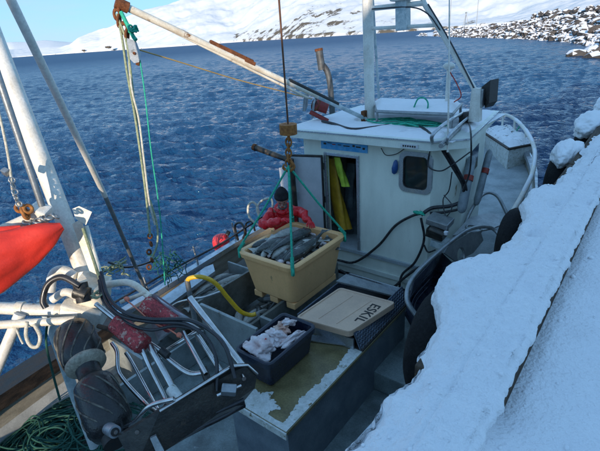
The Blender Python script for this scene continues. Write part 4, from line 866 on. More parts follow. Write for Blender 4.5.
tb('hook', 'rustchain', [APX+Vector(v) for v in ((0, 0, .12), (.03, .02, .05), (.05, .04, -.02), (0, 0, -.06), (-.05, -.04, -.02), (-.04, -.03, .03))], [.022, .022, .022, .022, .018, .008], hk, 5, 10)
w1 = Vector((-3.449,4.100,4.566)); w0 = Vector((-3.453,4.100,3.253))
MB().tube([w0, w0+(w1-w0)*2.5], .011, 8).build('hoist_wire', 'wire', label='long straight rusty hoist wire the tub hangs from', cat='wire')

# lid with the name, on the chequer plate box
cb = thing('metal_box', (-2.3, 3.7, 1.2), 'open chequer plate box under the beige lid', 'box')
MB().slab([(-2.03, 3.20, 1.40), (-2.03, 4.28, 1.40), (-1.95, 4.28, 1.206), (-1.95, 3.20, 1.206)], .014, (.94, 0, .34)).build('plate_side', 'plate', cb)
mb = MB(); k = 0
for i in range(36):
    for j in range(6):
        a = .7 if (i+j) % 2 else -.7; q_ = (j+.7)/6.6; mb.box((-1.95-.08*q_+.002, 3.225+i*.0293, 1.206+.194*q_+.001), (.004, .024, .007), Euler((a, R(-20), 0), 'XYZ'))
mb.build('tread_pattern', 'alu', cb, kind='stuff')
MB().span((-2.75, 3.18, 1.203), (-2.03, 3.20, 1.33)).build('front_side', 'alu', cb); MB().span((-2.75, 4.26, 1.203), (-2.03, 4.28, 1.37)).build('back_side', 'alu', cb); MB().span((-2.77, 3.2, 1.203), (-2.753, 4.28, 1.36)).build('left_side', 'plate', cb)
MB().span((-2.75, 3.205, 1.204), (-1.935, 4.255, 1.22)).build('floor', 'ink', cb)
MB().slab([(-2.611,3.087,1.225), (-2.511,3.028,1.225), (-2.052,3.208,1.225), (-2.122,3.321,1.225)], .012).build('loose_sheet', 'alu', cb)
lq = [Vector((-2.674,3.058,1.425)), Vector((-2.047,3.150,1.425)), Vector((-1.911,3.882,1.425)), Vector((-2.609,3.825,1.425))]
ld = thing('tub_lid', sum(lq, Vector())/4, 'beige plastic tub lid with the black letters ESKIL', 'lid')
def rquad(Q, r_, n=5):
    out = []
    for i in range(4):
        p = Q[i]; a = p+(Q[i-1]-p).normalized()*r_; c_ = p+(Q[(i+1) % 4]-p).normalized()*r_
        for k in range(n+1):
            t_ = k/n; out.append(a*(1-t_)**2+p*2*t_*(1-t_)+c_*t_*t_)
    return out
MB().slab(rquad(lq, .05), .055).build('panel', 'lid', ld)
cq = sum(lq, Vector())/4
mb = MB(); o1 = rquad(lq, .05); n = len(o1); i1 = [cq.lerp(v_, .945) for v_ in o1]; i2 = [cq.lerp(v_, .93) for v_ in o1]; up = Vector((0, 0, .012))
mb.add([v_+up*0.1 for v_ in o1]+[v_+up for v_ in [cq.lerp(v_, .99) for v_ in o1]]+[v_+up for v_ in i1]+[v_+up*.1 for v_ in i2], [(r_*n+k, r_*n+(k+1) % n, (r_+1)*n+(k+1) % n, (r_+1)*n+k) for r_ in range(3) for k in range(n)]); mb.build('raised_rim', 'lid', ld)
mb = MB()
for a, c_ in ((.12, .88), ):
    for u_ in (.33, .66):
        p = lq[0].lerp(lq[1], u_).lerp(lq[3].lerp(lq[2], u_), a); q = lq[0].lerp(lq[1], u_).lerp(lq[3].lerp(lq[2], u_), c_); mb.tube([p, q], .006, 6)
mb.build('stiffening_rib', 'lid', ld)
tp = Vector((-2.064,3.547,1.430)); text('ESKIL', (tp.x-.01, tp.y, 1.4275), .155, (0, 0, R(-90)), 'ink', ld, .0008, 1.08)
MB().slab([(-2.716,3.902,1.450), (-2.705,4.109,1.450), (-2.056,4.330,1.300), (-1.977,4.195,1.300)], .02).build('metal_flap', 'galv', label='dark metal flap standing behind the lid at the cabin wall', cat='flap')

# black tub with scraps on the bench
bt = thing('black_tub', (-2.5, 2.6, 1.205), 'navy black plastic tub of white bags and fish scraps on the bench', 'tub')
tubshape(-2.745, -2.335, 2.26, 2.95, 1.207, 1.53, .035, .018, .022, .045, .03).build('tub_body', 'blacktub', bt)
rnd = random.Random(5)
def crumple(name, m, c, rad, seed, lab, cat, rot=None): 
    mb = MB().blob((0, 0, 0), (1, 1, 1), 5, 0); m_ = (rot or Euler((.2*seed, .3, seed))).to_matrix(); out = []; cr = Vector(c)
    for v in mb.v:
        v = Vector(v); q = v+Vector((seed*3.1, seed, 0)); w_ = q+Vector((noise.noise(q*1.3), noise.noise(q*1.3+Vector((9, 0, 0))), 0))*.6
        d = 1+.55*noise.fractal(q*1.1, .6, 2, 2)-.22*abs(noise.noise(w_*2.2))-.14*abs(noise.noise(w_*5))-.05*abs(noise.noise(w_*11))
        out.append(cr+m_ @ Vector((v.x*rad[0]*d, v.y*rad[1]*d, v.z*rad[2]*d)))
    mb.v = [tuple(p) for p in out]; return mb.build(name, m, label=lab, cat=cat)
crumple('plastic_bag', 'bag', (-2.575,2.428,1.500), (.15, .14, .08), 1, 'crumpled white plastic bag at the near end of the black tub', 'bag')
crumple('fish_scrap', 'bag', (-2.566,2.637,1.500), (.10, .11, .07), 2, 'white and pink fish scrap in the middle of the black tub', 'fish scrap')
crumple('fish_fillet', 'flesh', (-2.580,2.734,1.530), (.10, .07, .06), 3, 'orange-pink piece of fish at the far end of the black tub', 'fish scrap')
crumple('paper_wrap', 'bag', (-2.439,2.728,1.470), (.05, .16, .05), 4, 'long white wrapper along the right side of the black tub', 'wrapper', Euler((0, 0, -.1)))
crumple('paper_twist', 'bag', (-2.556,2.819,1.560), (.045, .035, .09), 6, 'white twist of paper standing up at the far end of the black tub', 'wrapper')
crumple('red_scrap', 'redbag', (-2.559,2.461,1.555), (.04, .025, .02), 5, 'small bright red scrap on the white bag in the black tub', 'scrap')
crumple('bag_corner', 'bag', (-2.671,2.353,1.520), (.06, .05, .05), 8, 'second white bag corner at the left end of the black tub', 'bag')

# fish in the port bin
rnd = random.Random(21)
for k in range(14):
    rz = R(90)+rnd.uniform(-.5, .5)+(math.pi if rnd.random() < .5 else 0); cx, cy = -4.55+rnd.uniform(-.13, .13), 3.4+rnd.uniform(-.32, .34)
    lay(fmesh2 if k % 3 else fmesh, (cx-math.cos(rz)*.28, cy-math.sin(rz)*.28, .93+.03*(k//5)), rz, rnd.uniform(.8, 2.2), rnd.uniform(-.08, .08), .78, 'white bellied cod lying in the grey bin along the port side', 'fish in the port bin')
for k in range(9):
    rz = rnd.uniform(0, 6.28); lay(fmesh2 if k % 2 else fmesh, (-3.8+rnd.uniform(-.2, .2)-math.cos(rz)*.28, 3.7+rnd.uniform(-.4, .4)-math.sin(rz)*.28, .72), rz, rnd.uniform(.8, 2.2), 0, .8, 'cod lying in the dark middle bin under the yellow hose', 'fish in the middle bin')
# yellow hose and its pipe
tb('yellow_hose', 'yellowhose', [(-3.843,2.600,1.740), (-3.801,2.620,1.793), (-3.690,2.700,1.800), (-3.607,2.800,1.699), (-3.542,2.900,1.470), (-3.482,3.000,1.257), (-3.428,3.100,1.163), (-3.376,3.150,1.168)], .026, sp=8, n=12, label='yellow hose arching over the fish bins', cat='hose')
MB().tube([(-3.836,2.600,1.767), (-3.830,2.600,1.507), Vector((-3.829,2.600,1.441))+Vector((0, 0, -.5))], .03, 14).build('hose_pipe', 'galv', label='short upright steel pipe feeding the yellow hose', cat='pipe')
tb('steel_handle', 'steel', [(-4.231,2.500,1.272), (-4.044,2.550,1.421), (-3.807,2.600,1.528), (-3.698,2.700,1.538), (-3.568,2.850,1.581)], .014, sp=6, label='slim bent steel bar crossing behind the hose pipe', cat='bar')

# ---------------------------------------------------------------- the man in red
def skin_figure(name, m, chains, parent=None, sub=2, wrinkle=0, **k):
    """chains: list of lists of (point, radius); chains that share a point are joined there"""
    vs = []; rs_ = []; es = []
    def vid(p, r_):
        for i, q in enumerate(vs):
            if (q-Vector(p)).length < 1e-4: return i
        vs.append(Vector(p)); rs_.append(r_); return len(vs)-1
    for ch in chains:
        ids = [vid(p, r_) for p, r_ in ch]; es += [(ids[i], ids[i+1]) for i in range(len(ids)-1)]
    me = bpy.data.meshes.new(name); me.from_pydata(vs, es, []); o = bpy.data.objects.new(name, me); col.objects.link(o)
    md = o.modifiers.new('skin', 'SKIN'); md.use_smooth_shade = True; md.branch_smoothing = .3
    for i, r_ in enumerate(rs_): me.skin_vertices[0].data[i].radius = (r_, r_) if not hasattr(r_, '__len__') else r_
    me.skin_vertices[0].data[0].use_root = True
    sd_ = o.modifiers.new('sub', 'SUBSURF'); sd_.levels = sd_.render_levels = sub
    bpy.context.view_layer.update(); dg = bpy.context.evaluated_depsgraph_get(); me2 = bpy.data.meshes.new_from_object(o.evaluated_get(dg)); bpy.data.objects.remove(o)
    me2.materials.clear(); me2.materials.append(M[m]); me2.polygons.foreach_set('use_smooth', [True]*len(me2.polygons))
    if wrinkle:
        nn9 = [v.normal.copy() for v in me2.vertices]
        for v, n9 in zip(me2.vertices, nn9):
            q = v.co*5; w_ = q+Vector((noise.noise(q*.6), noise.noise(q*.6+Vector((5, 0, 0))), 0)); v.co += n9*wrinkle*(.6-2.2*abs(noise.noise(w_))-.9*abs(noise.noise(w_*2.6)))
    o = bpy.data.objects.new(name, me2); col.objects.link(o)
    if parent: o.parent = parent; o.matrix_parent_inverse = Matrix.Translation(parent.location).inverted()
    return tag(o, k.get('label'), k.get('cat'))
HD = Vector((-4.058,4.560,2.067))      # head
man = thing('person', (HD.x-.1, HD.y+.25, .46), 'person in red jacket and black knit cap bending over the lifted tub', 'person')
Fw = Vector((.62, -.78, 0)); Sd = Vector((.78, .62, 0))  # facing the tub and the quay; Sd = the figure's left-hand side in the photo's right
pel = Vector((HD.x, HD.y, 0))-Fw*.42; pel.z = 1.28
ch_ = Vector((HD.x, HD.y, HD.z-.30))-Fw*.14; nk = ch_.lerp(HD, .55)
belly = pel.lerp(ch_, .5)+Vector((0, 0, .02))
hip = [pel+Sd*s_*.10+Vector((0, 0, -.06)) for s_ in (-1, 1)]
knee = [pel+Sd*s_*.13+Fw*.12+Vector((0, 0, -.42)) for s_ in (-1, 1)]; foot_ = [Vector((knee[i].x, knee[i].y, .52))-Fw*.12 for i in (0, 1)]; toe = [f+Fw*.2 for f in foot_]
shd = [ch_+Sd*s_*.17+Vector((0, 0, .06)) for s_ in (-1, 1)]
handR = Vector((-3.822,4.237,1.890)); handL = Vector((-3.578,4.544,1.827))
elb = [Vector((-4.190,4.232,1.741)), Vector((-3.899,4.777,1.837))]
legs = [[(pel, .15), (hip[i], .105), (knee[i], .078), (foot_[i], .055), (toe[i], .05)] for i in (0, 1)]
body = skin_figure('body', 'skin', [[(pel, .14), (belly, .14), (ch_, .15), (nk, .062), (HD+Vector((0, 0, -.02)), .062)]]+legs+[[(ch_, .15), (shd[i], .06), (elb[i], .035), (elb[i].lerp((handR, handL)[i], .7), .02)] for i in (0, 1)], man)
skin_figure('jacket', 'jacket', [[(pel+Vector((0, 0, .0)), .20), (belly, .20), (ch_, .205), (ch_.lerp(nk, .5), .15), (ch_.lerp(nk, 1.05), .115)]]+[[(ch_, .205), (shd[i], .125), (shd[i].lerp(elb[i], .5), .10), (elb[i], .085), (elb[i].lerp((handR, handL)[i], 1.0), .055)] for i in (0, 1)], man, 3, .028)
skin_figure('trousers', 'yellowoil', [[(pel, .18), (hip[i], .13), (knee[i], .10), (foot_[i]+Vector((0, 0, .12)), .085)] for i in (0, 1)], man)
for i in (0, 1): MB().tube([foot_[i]+Vector((0, 0, .2)), foot_[i]+Vector((0, 0, .02)), foot_[i]+Fw*.08, toe[i]+Fw*.02], [.075, .07, .062, .04], 14, 5).build('boot', 'rubber', man)
fd = (Fw*.80+Vector((0, 0, -.40))).normalized(); upv = (Vector((0, 0, 1))-fd*fd.z).normalized(); rt = fd.cross(upv)
def hp_(f, u_, r_): return HD+fd*f+upv*u_+rt*r_
hm = Matrix((rt, fd, upv)).transposed()
hd = MB().blob(HD, (.078, .10, .115), 4, .03, 1.2, hm.to_quaternion(), 1)
hd.blob(hp_(.105, -.02, 0), (.016, .025, .022), 2, 0, 1, hm.to_quaternion()); hd.blob(hp_(.075, -.075, 0), (.045, .035, .03), 2, .05, 1, hm.to_quaternion())
for s_ in (-1, 1): hd.blob(hp_(0, -.01, s_*.08), (.012, .022, .034), 2, 0, 1, hm.to_quaternion())
hd.build('head', 'skin', man)
mb = MB()
for s_ in (-1, 1): mb.blob(hp_(.092, .015, s_*.032), (.014, .008, .008), 2, 0)
mb.build('eye', 'ink', man); MB().blob(hp_(.105, -.062, 0), (.026, .008, .006), 2, 0, 1, hm.to_quaternion()).build('mouth', 'redink', man)
MB().blob(hp_(.03, -.10, 0), (.07, .075, .05), 3, .12, 3, hm.to_quaternion(), 4).build('beard', 'greycloth', man)
mb = MB(); mb.lathe([(0, .100), (.05, .108), (.24, .108), (.26, .100), (.5, .088), (.7, .070), (.88, .042), (1, .014)], hp_(-.0, .03, 0), hp_(-.04, .205, 0), 24); mb.build('cap', 'beanie', man)
for i, (hnd, e2) in enumerate(((handR, elb[0]), (handL, elb[1]))):
    d = (hnd-e2).normalized(); sdv = d.cross(Vector((0, 0, 1))).normalized(); up2 = sdv.cross(d)
    ch = [[(hnd, .034), (hnd+d*.05, (.030, .042)), (hnd+d*.09, (.026, .042))]]
    for q in range(4):
        b0 = hnd+d*.095+sdv*(q-1.5)*.022; l_ = (.07, .08, .076, .06)[q]
        ch.append([(hnd+d*.09, .026), (b0, .012), (b0+d*l_*.5-up2*.012, .011), (b0+d*l_*.85-up2*.045, .009)])
    ch.append([(hnd+d*.05, .03), (hnd+d*.06+sdv*(.05 if i else -.05)-up2*.01, .014), (hnd+d*.11+sdv*(.06 if i else -.06)-up2*.03, .011)])
    skin_figure('glove', 'jacket', ch, man)

# ---------------------------------------------------------------- derrick boom, its block and ropes
bm_ = thing('derrick_boom', (-3.685,6.300,2.919), 'white rust streaked derrick boom slanting from the roof mast out over the deck', 'boom')
B0 = Vector((-3.685,6.300,2.919)); B1 = Vector((-4.957,3.184,4.644)); bd = (B1-B0).normalized()
MB().tube([B0, B0.lerp(B1, .28)], [.030, .034], 14).build('boom_foot', 'bluepost', bm_)
MB().tube([B0.lerp(B1, .26), B1], [.034, .042], 16).build('boom_tube', 'warmwhite', bm_)
sdv = bd.cross(Vector((0, 0, 1))).normalized(); up2 = sdv.cross(bd); up2 = up2 if up2.z > 0 else -up2
MB().tube([B0.lerp(B1, .30)-up2*.075, B1.lerp(B0, .04)-up2*.02], [.02, .012], 8).build('lower_rod', 'warmwhite', bm_)
def onb(px): # parameter along the boom
    return px
def bat(t_): return B0.lerp(B1, t_)
rm = Matrix((bd, sdv, up2)).transposed()
MB().box(bat(.64)+up2*.048, (.62, .06, .05), rm.to_quaternion().to_euler(), .008).build('rusty_channel', 'rust', bm_)
MB().box(bat(.57)+up2*.03, (.16, .08, .05), rm.to_quaternion().to_euler(), .008).build('channel_end', 'rust', bm_)
MB().tube([bat(.16)+up2*.02, bat(.40)+up2*.03], .035, 10).build('hydraulic_ram', 'ink', bm_)
wn = thing('cargo_winch', bat(.22), 'red rusty cargo winch with grey bracket slung under the boom', 'winch')
MB().box((-4.594,5.951,3.237), (.05, .22, .30), Euler((.3, .2, .5)), .008).build('bracket', 'galv', wn); MB().box((-4.467,5.986,3.109), (.04, .2, .26), Euler((.3, .2, .5)), .008).build('bracket', 'galv', wn)
MB().tube([(-4.423,5.987,3.174), (-4.258,6.084,3.102)], .10, 18).build('drum', 'winch', wn); MB().torus((-4.423,5.987,3.174), .10, .02, bd, 22, 8).build('flange', 'rust', wn)
MB().tube([(-4.474,5.884,3.062), (-4.218,6.012,2.909)], .035, 12).build('motor', 'winch', wn)
MB().tube([B1-bd*.07, B1+bd*.07], .062, 16).build('tip_band', 'rust', bm_)
for i, p in enumerate([(-4.969,3.159,4.615),(-4.982,3.116,4.556),(-4.950,3.103,4.483),(-4.891,3.110,4.408),(-4.850,3.104,4.334)]):
    lk = MB().torus((0, 0, 0), .034, .017, (1, 0, 0), 16, 8).build('shackle', 'rust', bm_)
    lk.matrix_parent_inverse = Matrix(); lk.location = Vector(p)-bm_.location; lk.scale = (1, 1, 1.5); lk.rotation_euler = (0, R(12), R(90)*(i % 2)+.6)
bl = thing('cargo_block', (-4.770,3.073,4.157), 'grey steel cargo block hanging from the boom tip', 'pulley')
P = [Vector(q) for q in [(-4.844,3.093,4.303),(-4.758,3.143,4.266),(-4.687,3.127,4.130),(-4.688,3.083,4.049),(-4.729,3.045,4.043),(-4.805,3.024,4.119)]]
vd = (P[0]-Vector((0, 0, 4.2))).normalized()
MB().slab([p-vd*.035 for p in P], .012, -vd).build('cheek_plate', 'galv', bl); MB().slab([p+vd*.035 for p in P], .012, -vd).build('cheek_plate', 'galv', bl)
MB().tube([Vector((-4.753,3.087,4.155))-vd*.03, Vector((-4.753,3.087,4.155))+vd*.03], .03, 22).build('sheave', 'galv', bl)
MB().tube([Vector((-4.750,3.083,4.145))-vd*.06, Vector((-4.750,3.083,4.145))+vd*.06], .016, 12).build('axle', 'rust', bl)
MB().box((-4.694,3.072,4.040), (.04, .03, .05), Euler((.2, .4, .7)), .006).build('becket', 'rust', bl)
tb('hanging_rope', 'palerope', [(-4.982,3.116,4.556),(-4.887,3.059,4.307),(-4.771,2.963,3.956),(-4.676,2.894,3.556),(-4.582,2.809,3.129),(-4.517,2.728,2.625),(-4.477,2.648,2.158)], .014, sp=6, label='pale green rope hanging from the boom tip, left strand', cat='rope')
tb('hanging_rope', 'palerope', [(-4.932,3.094,4.492),(-4.829,3.066,4.283),(-4.739,2.994,4.016),(-4.723,2.957,3.743),(-4.663,2.886,3.391)], .013, sp=6, label='short pale green rope strand twisted close to the boom tip', cat='rope')
tb('hanging_rope', 'whiterope', [(-4.775,3.015,4.057),(-4.689,2.928,3.768),(-4.610,2.890,3.449),(-4.524,2.798,3.021),(-4.479,2.730,2.569),(-4.453,2.725,2.263)], .012, sp=6, label='thin buff rope running down from the cargo block', cat='rope')
tb('hanging_rope', 'palerope', [(-4.556,2.790,2.537),(-4.435,2.739,2.261),(-4.390,2.658,2.045),(-4.416,2.539,1.866)], .012, sp=6, label='curved pale rope end swinging above the gunwale', cat='rope')
tb('teal_line', 'greenrope', [(-4.683,3.097,4.069),(-4.611,3.028,3.703),(-4.527,2.914,3.110),(-4.513,2.854,2.333),(-4.464,2.699,1.458)], .008, sp=5, label='straight thin teal line running from the block down to the gunwale', cat='rope')
tb('teal_tail', 'greenrope', [(-4.902,3.119,4.570),(-4.825,3.115,4.444),(-4.747,3.110,4.318),(-4.713,3.115,4.276)], .022, sp=5, label='thick teal rope tail tied round the boom tip shackle', cat='rope')
tangle('teal_knot', 'greenrope', (-4.749,3.124,4.348), (.055, .055, .13), 60, .011, 9, 4, label='frayed teal knot beside the cargo block', cat='rope')
tb('yellow_line', 'yellowline', [(-4.704,3.135,4.171), (-4.675,3.631,4.005), (-4.574,4.407,3.728), (-4.418,5.232,3.457), (-4.458,5.934,3.259)], .008, sp=4, label='thin yellow line stretched under the boom', cat='rope')
mb = MB()
for i, p in enumerate([(-4.475,2.644,2.147),(-4.447,2.619,2.060),(-4.448,2.572,1.975),(-4.402,2.561,1.886),(-4.414,2.511,1.812)]): mb.torus(p, .026, .012, (1, i % 2, .3), 14, 6)
mb.build('rusty_shackle', 'rust', label='rusty shackles at the lower end of the hanging ropes', cat='shackle')
mb = MB(); rnd = random.Random(3)
c_ = Vector((-4.630,2.937,1.629))
for i in range(26):
    a = c_+Vector((rnd.uniform(-.16, .16), rnd.uniform(-.16, .16), rnd.uniform(-.02, .16))); P = [a]
    for j in range(5): P.append(P[-1]+Vector((rnd.uniform(-.06, .06), rnd.uniform(-.06, .06), rnd.uniform(-.10, .01))))
    mb.tube(P, .006, 5, 4)
mb.build('net_tangle', 'teal2', label='dark teal net scraps hanging over the port gunwale', cat='net')
mb = MB()
for i in range(14):
    a = Vector((-4.123,1.958,2.161))+Vector((rnd.uniform(-.06, .06), rnd.uniform(-.06, .06), rnd.uniform(-.03, .03))); P = [a]
    for j in range(4): P.append(P[-1]+Vector((rnd.uniform(-.05, .05), rnd.uniform(-.05, .05), rnd.uniform(-.04, .04))))
    mb.tube(P, .008, 5, 4)
mb.build('rope_scrap', 'palerope', label='pale green rope scrap on the line beside the big white mast', cat='rope')
tb('handline', 'hose', [(-4.171,1.940,2.202),(-4.136,2.054,2.101),(-4.271,2.291,1.967),(-4.416,2.539,1.866)], .012, sp=5, label='dark line from the rope scrap to the rusty shackles', cat='rope')

# ---------------------------------------------------------------- mizzen mast, spar with furled red sail
mz = thing('mizzen_mast', (-3.245,1.305,2.215), 'thick sunlit white mast rising at the left beside the net hauler', 'mast')
A = Vector((-3.207,1.316,2.437)); B_ = Vector((-3.618,1.370,3.673)); MB().tube([A, B_, A+(B_-A)*1.95], [.066, .064, .060], 28).build('pole', 'white', mz)
MB().tube([(-3.227,1.409,2.999), (-3.004,1.326,2.508)], .018, 8).build('cleat_rail', 'white', mz)
q0 = Vector((-3.215,1.391,3.103)); vd = (q0-Vector((0, 0, 4.2))).normalized()
MB().slab([(-3.274,1.363,3.141), (-3.238,1.402,3.158), (-3.155,1.446,3.112), (-3.171,1.386,3.027), (-3.237,1.356,3.072)], .03, -vd).build('bracket_plate', 'warmwhite', mz)
MB().slab([(-3.253,1.326,3.040), (-3.208,1.379,3.070), (-3.039,1.356,2.515), (-3.086,1.302,2.485)], .03, -vd).build('side_fin', 'warmwhite', mz)
tb('line', 'palerope', [(-3.136,1.344,3.026),(-3.075,1.329,2.830),(-3.018,1.318,2.542)], .012, mz)
# foot bracket and arms
MB().box((-3.195,1.218,2.368), (.30, .16, .17), Euler((.2, .35, .65)), .012).build('foot_bracket', 'white', mz)
MB().box((-3.131,1.292,2.536), (.22, .18, .20), Euler((.2, .35, .65)), .02).build('clamp', 'warmwhite', mz)
MB().tube([(-3.089,1.157,2.611), (-3.015,1.200,2.579)], .055, 18).build('motor', 'darksteel', mz); MB().tube([(-3.077,1.195,2.662), (-3.028,1.165,2.534)], .05, 16).build('motor', 'ink', mz)
tb('arm', 'white', [(-3.897,0.520,2.537),(-3.605,0.802,2.482),(-3.177,1.175,2.390)], [.045, .045, .05], mz, 0, 16)
tb('arm', 'warmwhite', [(-3.752,0.456,2.456),(-3.474,0.736,2.421),(-3.101,1.098,2.391)], .030, mz, 0, 14)
tb('strut', 'white', [(-3.427,0.865,2.458),(-3.496,0.573,2.026)], .040, mz, 0, 14)
tb('elbow', 'white', [(-3.253,1.249,2.642),(-3.345,1.200,2.690),(-3.391,1.145,2.660),(-3.384,1.088,2.543)], .036, mz, 6, 14)
tb('brace', 'white', [(-3.311,1.060,2.512),(-3.241,1.145,2.560),(-3.136,1.197,2.497)], .03, mz, 5, 12)
for q, c_ in (((-3.515,0.881,2.466), (-3.479,0.914,2.458)), ((-3.307,1.063,2.420), (-3.276,1.091,2.411))): MB().tube([q, c_], .054, 20).build('clamp_ring', 'warmwhite', mz)
tb('loop', 'whiterope', [(-3.222,0.837,2.483),(-3.209,0.799,2.393),(-3.168,0.796,2.326),(-3.129,0.826,2.323),(-3.132,0.859,2.387),(-3.181,0.862,2.467)], .013, mz); tb('rope_tail', 'whiterope', [(-3.275,0.775,2.449),(-3.239,0.768,2.383),(-3.215,0.767,2.343)], .007, mz)
tb('black_hose', 'hose', [(-3.025,1.169,2.666),(-3.138,1.112,2.733),(-3.207,1.034,2.694),(-3.214,0.973,2.592),(-3.186,0.967,2.538)], .022, sp=6, n=10, label='thick black hose bowed round the mast foot', cat='hose')
po = MB(); po.tube([(-3.772,1.136,2.316), (-3.574,1.084,1.405), Vector((-3.574,1.084,1.405))+Vector((.05, 0, -.55))], .042, 16); po.build('crane_post', 'bluepost', label='pale blue post standing behind the hauler drums', cat='post')
po = MB(); po.tube([(-3.629,1.040,1.666), (-3.545,0.960,1.133)], .04, 12); 
sp_ = thing('mizzen_boom', (-3.343,1.035,3.159), 'white spar with rusty fittings holding the furled red sail', 'boom')
tb('spar', 'warmwhite', [(-3.562,0.642,3.027),(-3.382,0.910,3.116),(-3.296,1.154,3.178)], .036, sp_, 0, 16)
MB().box((-3.291,1.159,3.178), (.12, .10, .11), Euler((.3, .4, .6)), .012).build('gooseneck', 'white', sp_); MB().tube([(-3.324,1.161,3.231), (-3.251,1.159,3.118)], .03, 12).build('pin', 'galv', sp_)
mb = MB()
for i, p in enumerate([(-3.305,1.046,3.251),(-3.280,1.056,3.230),(-3.261,1.077,3.241),(-3.264,1.055,3.204)]): mb.torus(p, .026, .012, (1, i % 2, .4), 14, 6)
mb.build('rusty_chain', 'rustchain', sp_)
mb = MB()
for i, p in enumerate([(-3.281,1.053,3.150),(-3.244,1.069,3.122),(-3.223,1.102,3.152),(-3.194,1.131,3.161),(-3.164,1.161,3.171),(-3.138,1.185,3.175)]): mb.torus(p, .026, .008, (.4, i % 2, 1), 14, 6)
mb.build('galvanised_chain', 'galv', sp_)
tb('halyard', 'whiterope', [(-3.497,1.188,4.189),(-3.382,1.119,3.759),(-3.354,1.080,3.516),(-3.308,1.037,3.367),(-3.300,1.050,3.250)], .009, sp=5, label='thin white halyard knotted above the red sail', cat='rope')
mb = MB()
for i, p in enumerate([(-3.328,1.060,3.441),(-3.316,1.051,3.404),(-3.297,1.045,3.367),(-3.284,1.036,3.329),(-3.261,1.034,3.291)]): mb.torus(p, .018, .006, (1, i % 2, .4), 12, 6)
mb.build('small_chain', 'galv', label='short small chain at the lower end of the halyard', cat='chain')
bk = MB().box((-3.370,1.054,3.493), (.05, .04, .045), Euler((.4, .3, .2)), .008).build('small_block', 'galv', label='small grey block beside the halyard', cat='pulley')
tb('grey_rod', 'galv', [(-3.279,1.147,4.300),(-3.242,1.161,3.238)], .022, sp=0, n=12, label='grey rod running parallel to the white mast above the sail', cat='rod')
fs = thing('furled_sail', (-3.211,0.890,2.950), 'bright red furled sail bundle tied under the white spar', 'sail')
def bundle(name, c, rads, seed, par, flat=.62):
    P = catmull([Vector(q) for q in c], 16); n = 60; vs = []
    for i, p in enumerate(P):
        t_ = i/(len(P)-1); T_ = (P[min(i+1, len(P)-1)]-P[max(0, i-1)]).normalized(); r_ = np.interp(t_, np.linspace(0, 1, len(rads)), rads)
        u1 = Vector((0, 0, 1))-T_*T_.z; u1.normalize(); v1 = T_.cross(u1)
        for k in range(n):
            a = 2*math.pi*k/n; w_ = 1+.06*math.sin(a*2+t_*3+seed)-.16*max(0, math.cos((a-2.2)*1.0))**14-.10*max(0, math.cos(a-.9-t_))**20+.07*noise.fractal(Vector((math.cos(a)*.9, math.sin(a)*.9, t_*3+seed)), .6, 2, 3)
            vs.append(p+u1*math.cos(a)*r_*w_+v1*math.sin(a)*r_*w_*flat)
    mb = MB(); mb.add(vs, [(i*n+k, i*n+(k+1) % n, (i+1)*n+(k+1) % n, (i+1)*n+k) for i in range(len(P)-1) for k in range(n)], True); mb.add(vs[:n], [tuple(range(n))]); mb.add(vs[-n:], [tuple(range(n))])
    return mb.build(name, 'redcloth', par)
bundle('sail_roll', [(-3.777,-0.098,2.769),(-3.539,0.213,2.849),(-3.395,0.502,2.903),(-3.248,0.728,2.968),(-3.198,0.935,3.015),(-3.131,1.092,3.071),(-3.108,1.198,3.102)], (.03, .15, .205, .20, .15, .095, .03), 1, fs)
bundle('sail_fold', [(-3.446,0.625,3.078),(-3.285,0.839,3.100),(-3.215,0.991,3.143)], (.13, .10, .02), 5, fs)
# long stay from above down to the port gunwale
tb('stay', 'white', [Vector((-2.447,0.970,4.651))*4-Vector((-2.513,1.037,4.435))*3, (-2.447,0.970,4.651), (-2.513,1.037,4.435), (-2.858,1.292,3.929), (-3.525,1.755,3.079)], .022, sp=0, n=14, label='long grey-white stay slanting across the sky to the port gunwale', cat='stay')
st2 = tb('shaded_stay_end', 'galv', [(-3.525,1.755,3.079), (-4.576,2.520,1.299)], .019, sp=0, n=12, label='lower end of the long stay at the gunwale, its shade painted blue-grey', cat='stay')  # lower length of the same stay, its shade put into a greyer metal

# ---------------------------------------------------------------- net hauler
nh = thing('net_hauler', (-2.349,1.167,2.155), 'steel net hauler with black rubber drums, chrome tubes and red pads', 'hauler')
# rubber drums
a0, a1 = Vector((-3.060,1.048,2.367)), Vector((-2.220,0.803,2.065)); 
prof_ = [(0, .05), (.01, .105), (.03, .122), (.10, .135), (.24, .139), (.34, .134), (.37, .11), (.40, .08), (.51, .075), (.54, .10), (.57, .124), (.62, .132), (.80, .136), (.92, .132), (.97, .11), (1, .07)]
MB().lathe(prof_, a0, a1, 40).build('rubber_drum', 'rubber', nh)
MB().lathe([(0, .10), (.15, .130), (.5, .130), (.8, .11), (1, .08)], a0.lerp(a1, .352), a0.lerp(a1, .425), 40).build('worn_flange', 'flange', nh)
t_ = (a1-a0).normalized(); x_ = t_.orthogonal().normalized(); y_ = t_.cross(x_)
for k in range(9):
    for lo, hi in ((.05, .37), (.60, .93)):
        P = []
        for j in range(13):
            q = lo+(hi-lo)*j/12; an = k/9*6.283+j/12*1.5*(1 if lo < .3 else -1); r_ = float(np.interp(q, [p[0] for p in prof_], [p[1] for p in prof_]))+.001
            P.append(a0.lerp(a1, q)+(x_*math.cos(an)+y_*math.sin(an))*r_)
        MB().tube(P, [.002]+[.0065]*11+[.002], 6).build('rubber_ridge', 'rubworn', nh)
MB().tube([a1-t_*.03, a1+t_*.05], .075, 24).build('end_cap', 'ink', nh)
hb0 = a1+t_*.05+Vector((-2.151,0.796,2.154))-Vector((-2.186,0.789,2.091))
